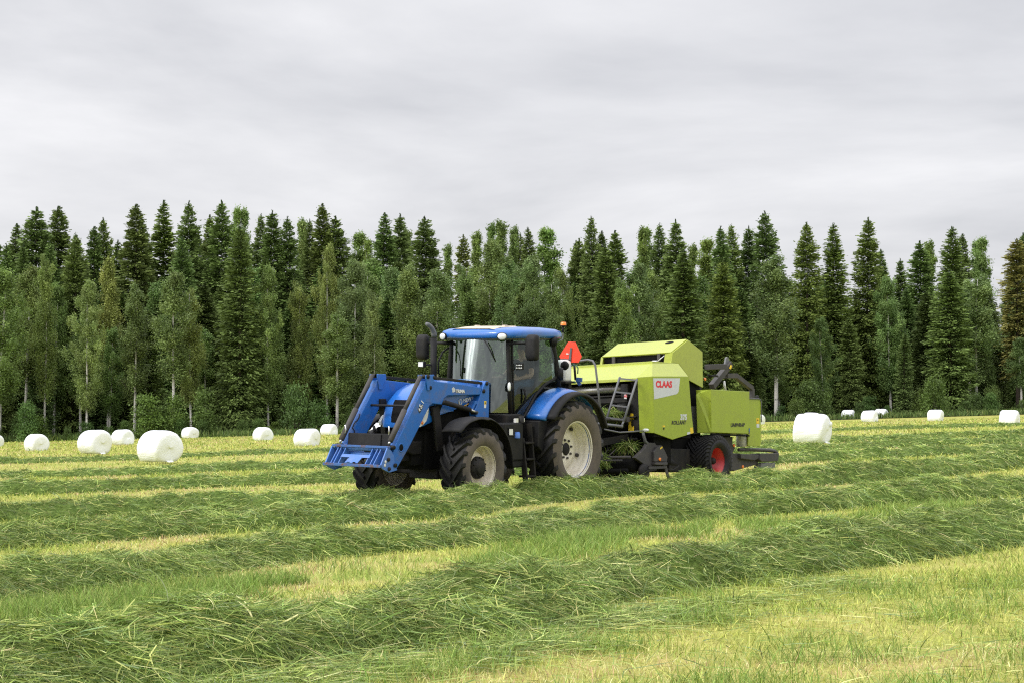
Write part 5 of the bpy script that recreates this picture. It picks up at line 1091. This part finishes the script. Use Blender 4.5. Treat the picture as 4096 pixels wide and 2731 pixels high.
def plant(kind, x, y, h, w, label, group, tint=None):
    fam, nm, cat = KINDS[kind]; k = cnt.get(kind, 0); cnt[kind] = k+1; crown, trunk, H, Rm = fam[(k*3+tr.randint(0, 1)) % len(fam)]
    t = empty(nm, loc=(x, y, float(gz_far(np.array(x), np.array(y)))-.05), rz=tr.uniform(0, 6.28)); tag(t, label, cat, group)
    sz = h/H; sx = (w/2/Rm) if w else sz*tr.uniform(.85, 1.1)
    if kind in 'bs' and w: sx = max(sx, sz*.6)
    t.scale = (sx*tr.uniform(.88, 1.12), sx*tr.uniform(.88, 1.12), sz); t.rotation_euler.x = tr.gauss(0, .018); t.rotation_euler.y = tr.gauss(0, .018)
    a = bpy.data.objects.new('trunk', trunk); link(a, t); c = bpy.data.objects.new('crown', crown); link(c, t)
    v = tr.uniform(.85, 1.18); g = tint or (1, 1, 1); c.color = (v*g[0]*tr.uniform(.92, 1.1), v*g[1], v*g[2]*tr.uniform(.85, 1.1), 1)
    return t
ORD = ['first','second','third','fourth','fifth','sixth','seventh','eighth','ninth','tenth','eleventh','twelfth','thirteenth','fourteenth','fifteenth','sixteenth','seventeenth','eighteenth','nineteenth','twentieth'] 
ORD += ['twenty-'+q for q in ORD[:9]] + ['thirtieth'] + ['thirty-'+q for q in ORD[:9]] + ['fortieth'] + ['forty-'+q for q in ORD[:9]]
FRONT = [('b',-47.08,183.0,16.22,5.6),('b',-43.9,187.0,17.75,2.94),('b',-39.26,184.0,14.85,3.3),('b',-35.06,185.0,14.65,3.24),('b',-31.12,183.0,15.34,3.8),('b',-29.75,185.0,14.11,3.24),('s',-25.49,186.0,19.58,4.68),('b',-22.87,187.0,16.08,3.27),('b',-20.23,190.0,14.81,2.91),('b',-17.66,190.0,18.25,3.12),('b',-16.07,183.0,11.2,3.6),('b',-14.75,188.0,16.53,4.11),('b',-12.82,184.0,13.39,2.82),('b',-11.78,190.0,15.85,3.32),('b',-9.72,187.9,16.06,3.7),('b',-7.1,187.3,15.38,3.77),('b',-4.34,195.9,16.52,3.43),('b',-2.26,194.9,18.63,4.05),('b',-0.46,192.8,15.7,2.95),('b',2.35,198.3,17.37,3.69),('b',4.0,194.2,14.78,3.4),('b',5.6,197.9,16.04,3.46),('s',9.97,204.0,18.39,4.24),('b',11.14,197.8,14.85,3.89),('b',13.71,205.8,16.82,4.05),('s',17.69,203.8,17.74,6.02),('s',22.08,206.8,16.78,4.98),('b',27.38,206.4,17.43,5.42),('s',32.22,217.0,21.49,5.22),('s',35.76,218.6,21.45,5.26),('s',39.31,221.0,22.17,5.8),('b',41.56,218.3,15.52,4.53),('s',48.12,218.3,15.93,5.49),('b',51.19,219.6,15.85,5.04),('i',57.6,226.7,19.87,3.97),('b',55.74,217.9,8.41,3.34),('b',-50.16,186.0,15.29,4.88),('b',60.38,221.5,14.88,5.33)]
FRONT.sort(key=lambda q: q[1]/q[2])
nb = ns = 0
for kind, x, y, h, w in FRONT:
    if kind == 'b':
        lab = f'birch with pale trunk and drooping crown, {ORD[nb]} birch from the left along the forest edge'; nb += 1; tint = (1.0, 1.0, 1.0) if x < -15 else (.92, .98, 1.08)
    elif kind == 's':
        lab = f'tall dark spruce branched to the ground, {ORD[ns]} spruce from the left in the front row'; ns += 1; tint = (1.12, 1.08, .92)
    else: lab = 'slender brownish pine at the right edge of the forest'; tint = (1.5, 1.05, 1.0)
    plant(kind, x, y, h, w, lab, 'trees along the forest edge', tint)
SKY = [('s',-53.14,205.0,22.7,2.69),('s',-52.82,212.0,22.98,2.78),('s',-49.2,205.0,23.95,3.36),('s',-47.5,208.0,24.31,3.87),('s',-47.29,215.0,22.23,2.35),('s',-43.93,208.0,22.02,2.73),('s',-44.0,215.0,23.56,2.59),('s',-43.4,218.0,21.49,1.91),('s',-38.61,203.0,23.66,3.55),('s',-38.51,210.0,22.95,2.3),('s',-37.12,212.0,24.97,3.01),('s',-33.64,205.0,24.15,3.81),('s',-31.9,212.0,23.26,2.32),('s',-30.15,206.0,24.17,3.15),('p',-30.0,214.0,24.82,2.34),('p',-28.92,214.0,24.7,2.34),('s',-26.42,208.0,23.01,2.5),('s',-24.94,206.0,23.04,2.93),('s',-23.22,206.0,22.37,2.7),('p',-23.02,216.0,23.14,2.13),('p',-22.46,216.0,23.36,2.13),('s',-21.28,210.0,22.43,2.3),('s',-19.44,208.0,23.79,2.96),('s',-18.2,208.0,22.48,2.73),('p',-16.64,215.0,21.75,2.82),('p',-15.34,212.0,20.79,2.09),('s',-13.29,209.0,22.83,3.43),('s',-12.2,212.3,23.03,2.79),('p',-11.04,217.0,21.89,2.37),('s',-8.98,207.7,22.18,3.41),('p',-6.94,216.9,20.06,2.37),('i',-5.68,221.5,21.44,1.94),('p',-3.56,216.4,21.37,2.84),('p',-2.24,217.1,22.2,2.14),('p',-1.06,219.6,22.75,3.12),('p',0.0,218.1,21.95,2.38),('i',1.03,224.6,21.63,1.96),('s',2.14,217.1,21.76,2.37),('p',3.97,220.9,22.31,3.86),('s',6.68,224.1,20.71,2.21),('s',7.79,223.6,20.84,2.2),('s',8.68,215.2,22.65,2.82),('s',10.08,216.8,21.01,2.61),('s',11.1,219.2,21.3,2.88),('p',13.83,225.3,22.12,2.71),('p',14.75,225.7,22.63,2.96),('s',16.35,220.6,22.07,2.89),('s',17.93,217.4,22.07,3.8),('p',20.13,225.1,20.07,2.71),('p',22.38,229.9,21.37,3.27),('p',23.59,230.4,20.93,2.52),('s',23.84,220.9,21.58,3.62),('s',25.2,225.3,22.19,2.96),('s',26.69,227.9,22.14,2.99),('s',29.08,223.2,23.37,4.39),('s',44.75,237.1,19.83,2.59),('s',46.48,237.8,18.69,2.86),('s',48.09,232.9,20.33,3.82),('p',51.13,241.4,21.08,2.9),('s',51.3,232.3,21.94,4.32),('s',53.6,236.9,21.36,2.85),('p',56.24,241.5,21.7,3.17),('p',57.76,243.9,21.66,3.2),('s',61.38,238.0,21.48,3.64),('s',-33.11,210.0,21.66,2.76),('s',-46.22,200.0,19.94,2.62),('s',-48.9,199.0,19.53,2.39),('s',-44.11,199.0,20.37,3.7),('b',-39.78,196.0,18.19,3.0),('s',-32.52,198.0,19.78,3.25),('b',-46.96,192.0,17.0,3.15),('s',-51.36,203.0,20.01,2.66),('s',64.17,239.1,21.19,4.18),('s',-55.84,206.0,22.63,3.6)]
SKY.sort(key=lambda q: q[1]/q[2]); n_ = {}
DESC = {'s': 'dark pointed spruce rising above the forest behind', 'p': 'light green leafy broadleaf tree reaching the skyline', 'b': 'birch standing in the second row behind the forest edge', 'i': 'thin spiky pine top on the skyline'}
for kind, x, y, h, w in SKY:
    i = n_.get(kind, 0); n_[kind] = i+1
    plant(kind, x, y, h, (h*.215*(w/(65*y/4573))**.5 if kind == 's' else w*1.1), f"{DESC[kind]}, {ORD[i]} such tree from the left", 'trees rising to the skyline', (1.15, 1.25, 1.1) if kind == 'p' else ((1.0, 1.03, .95) if kind == 's' else (1.2, 1.1, 1.0)))
def edge(u): return max(0, (u+.06)/.317)*32
# the depth of the wood behind the front row
fr_ = random.Random(9)
for row, (dep, num) in enumerate(((191, 32), (198, 36), (206, 36), (224, 40))):
    for k in range(num):
        u = -.30 + .60*(k+fr_.uniform(.1, .9))/num; kind = 's' if fr_.random() < (.72 if row != 0 else .6) else 'b'
        h = fr_.uniform(13.5, 16.5) if row < 2 else fr_.uniform(15.5, 18.2)
        if row == 0: h = fr_.uniform(9, 13)
        if u > .12: h *= .95
        dep2 = dep+edge(u); plant(kind, u*dep2, dep2+fr_.uniform(-2.5, 2.5), h, h*.30 if kind == 's' else h*.27, 'dark spruce standing deep in the wood behind the front trees' if kind == 's' else 'green birch standing deep in the wood behind the front trees', 'spruces deep in the wood' if kind == 's' else 'birches deep in the wood', (.85, .9, .9) if kind == 's' else (.85, .95, .9))
SH = []
for k in range(52):
    u = -.285 + .57*(k+fr_.uniform(0, 1))/52; dep = fr_.uniform(179.5, 186); h = fr_.choice([1.2, 1.6, 2.2, 2.8, 3.8, 1.5])
    dep += edge(u); SH.append((u*dep, dep, h, h*fr_.uniform(.75, 1.1)))
SH += [q[1:] for q in [('h',-19.63,181.0,4.49,2.97),('h',-30.51,181.0,3.69,1.98),('h',51.5,214.3,2.19,2.11),('h',30.54,204.2,3.75,3.57),('h',-27.94,181.0,4.1,2.37),('h',-43.9,180.0,3.31,2.36)]]
# the wood on the left side of the field, out of frame: it mirrors in the tractor's windscreen
for k in range(44):
    yy = -130 + 220*k/44 + fr_.uniform(-2, 2); xx = -118 - 14*(k % 3) + fr_.uniform(-4, 4)
    plant('s' if k % 4 else 'b', xx, yy, fr_.uniform(13, 21), 4.6, 'tree of the wood left of the field, seen only mirrored in the tractor windscreen', 'wood mirrored in the windscreen')
SH.sort(key=lambda q: q[0]/q[1])
ORDS = ORD + ['fiftieth'] + ['fifty-'+q for q in ORD[:9]]
for k, (x, y, h, w) in enumerate(SH):
    plant('h', x, y, h, w, f"{'tall' if h > 3.2 else ('low' if h < 2.1 else 'leafy')} green shrub at the foot of the forest edge, {ORDS[k]} shrub from the left", 'shrubs along the forest edge', (1.1, 1.15, .9) if fr_.random() < .3 else (.85, .95, .9))
# rough uncut grass along the edge of the wood
n = 30000; u_ = rng.uniform(-.31, .31, n); y0_ = rng.uniform(176.5, 186, n); y = y0_+np.maximum(0, (u_+.06)/.317)*32; x = u_*y; kp = (y0_ > 178.5 + 2.2*np.sin(x*.11) + 1.5*(fbm(x*.3, y*.3)-.5)*2); x, y = x[kp], y[kp]; n = len(x)
C = pick(np.array([(.09,.145,.04),(.14,.20,.055),(.19,.24,.08),(.07,.11,.03)]), [.35,.3,.15,.2], n)
V_, F_, C_ = strands(np.stack([x, y, gz(x, y)-.02], 1), rng.uniform(0, 2*PI, n), rng.uniform(.3, .95, n), rng.uniform(.05, .12, n), rng.uniform(.9, 1.5, n), rng.normal(0, .3, n), rng.uniform(0, .3, n), C, rng.uniform(-.5, .5, n))
vg = bpy.data.objects.new('meadow_grass', np_mesh('meadow_grass', V_, [F_], [STUBM], C_)); link(vg); tag(vg, 'uncut darker grass along the foot of the forest', kind='stuff')
# forest floor under the trees
m = MB(); m.add([(-110,180,float(gz_far(np.array(-110.),np.array(180.)))+.03),(-12,181,float(gz_far(np.array(-12.),np.array(181.)))+.03),(110,232,float(gz_far(np.array(110.),np.array(232.)))+.05),(110,300,float(gz_far(np.array(110.),np.array(260.)))+.05),(-110,300,float(gz_far(np.array(-110.),np.array(260.)))+.05)], [(0,1,2,3,4)])
ff = m.build('forest_floor', paint('forest_litter', (.035,.045,.018), .95, dirt=(.03,.025,.015), amt=.7, scale=.5)); tag(ff, kind='structure'); ff['label'] = 'dark mossy ground under the trees'

# ================================================================== SKY, SUN, CAMERA
w = bpy.data.worlds.new('World'); scene.world = w; w.use_nodes = True; nt = w.node_tree; nt.nodes.clear()
SUN_EL, SUN_AZ = math.radians(44), math.radians(232)     # azimuth clockwise from +y: behind the camera, to its left
out = N(nt, 'ShaderNodeOutputWorld'); bg = N(nt, 'ShaderNodeBackground'); L(nt, bg.outputs[0], out.inputs[0])
sk = N(nt, 'ShaderNodeTexSky', sky_type='NISHITA'); sk.sun_disc = False; sk.sun_elevation = SUN_EL; sk.sun_rotation = SUN_AZ; sk.air_density = 1.0; sk.dust_density = 2.0
tc = N(nt, 'ShaderNodeTexCoord')
def M1(op, a, b=None, clamp=False):
    n = N(nt, 'ShaderNodeMath', operation=op); n.use_clamp = clamp
    for i, v in enumerate((a, b)):
        if v is None: continue
        if hasattr(v, 'is_linked'): L(nt, v, n.inputs[i])
        else: n.inputs[i].default_value = v
    return n.outputs[0]
sx = N(nt, 'ShaderNodeSeparateXYZ'); L(nt, tc.outputs['Generated'], sx.inputs[0])
zc = M1('MAXIMUM', sx.outputs['Z'], 0.0); den = M1('ADD', zc, .10)
cx = N(nt, 'ShaderNodeCombineXYZ'); L(nt, M1('DIVIDE', sx.outputs['X'], den), cx.inputs[0]); L(nt, M1('DIVIDE', sx.outputs['Y'], den), cx.inputs[1])
mp = N(nt, 'ShaderNodeMapping'); mp.inputs['Scale'].default_value = (.75, .62, 1); mp.inputs['Rotation'].default_value = (0, 0, .10); mp.inputs['Location'].default_value = (0.0, 0.0, 0); L(nt, cx.outputs[0], mp.inputs[0])
n1 = N(nt, 'ShaderNodeTexNoise'); n1.inputs['Scale'].default_value = 1.0; n1.inputs['Detail'].default_value = 8; n1.inputs['Roughness'].default_value = .54; n1.inputs['Distortion'].default_value = .25; L(nt, mp.outputs[0], n1.inputs['Vector'])
cl = ramp(nt, n1.outputs['Fac'], .33, .67, (.49,.494,.522), (.78,.775,.79))
zen = M1('ADD', M1('MULTIPLY', M1('MAXIMUM', M1('SUBTRACT', zc, .22), 0.0), 2.7), .93)       # an overcast sky is brightest overhead
cl2 = mixrgb(nt, 1.0, cl, zen, 'MULTIPLY')
skm = mixrgb(nt, 1.0, sk.outputs[0], (.10,)*3, 'MULTIPLY')
# a thin, bright patch of cloud low on the left, out of frame
dt = N(nt, 'ShaderNodeVectorMath', operation='DOT_PRODUCT'); L(nt, tc.outputs['Generated'], dt.inputs[0]); GA_, GE_ = math.radians(251), math.radians(13); dt.inputs[1].default_value = (math.sin(GA_)*math.cos(GE_), math.cos(GA_)*math.cos(GE_), math.sin(GE_))
n3 = N(nt, 'ShaderNodeTexNoise'); n3.inputs['Scale'].default_value = 9; n3.inputs['Detail'].default_value = 4; L(nt, tc.outputs['Generated'], n3.inputs['Vector'])
gl_ = M1('MULTIPLY', M1('POWER', M1('MAXIMUM', dt.outputs['Value'], 0.0), 34.0), M1('MULTIPLY', M1('POWER', n3.outputs['Fac'], 2.2), 16.0))
cl3 = mixrgb(nt, 1.0, mixrgb(nt, .93, skm, cl2), gl_, 'ADD')
L(nt, cl3, bg.inputs[0]); bg.inputs[1].default_value = 1.0
sl_ = bpy.data.lights.new('sun', 'SUN'); sl_.energy = 1.5; sl_.angle = math.radians(14); sl_.color = (1.0, .97, .92)
so = bpy.data.objects.new('sun', sl_); link(so)
d = Vector((-math.sin(SUN_AZ)*math.cos(SUN_EL)*-1, math.cos(SUN_AZ)*math.cos(SUN_EL), math.sin(SUN_EL)))
so.rotation_euler = d.to_track_quat('Z', 'Y').to_euler(); so.location = (0, -20, 40)
cam = bpy.data.cameras.new('camera'); co = bpy.data.objects.new('camera', cam); link(co); co.location = (0, 0, 1.5); co.rotation_euler = (PI/2 + math.atan((1663-1365.5)/7964), 0, 0)
cam.sensor_width = 36; cam.lens = 36*7964/4096; cam.clip_start = .1; cam.clip_end = 6000; scene.camera = co
vs_ = scene.view_settings; vs_.view_transform = 'Standard'; vs_.look = 'None'; vs_.exposure = 0.45; scene.cycles.use_denoising = False; scene.cycles.filter_width = 1.2; vs_.gamma = 1; vs_.use_curve_mapping = False
scene.cycles.max_bounces = 8; scene.cycles.transparent_max_bounces = 12
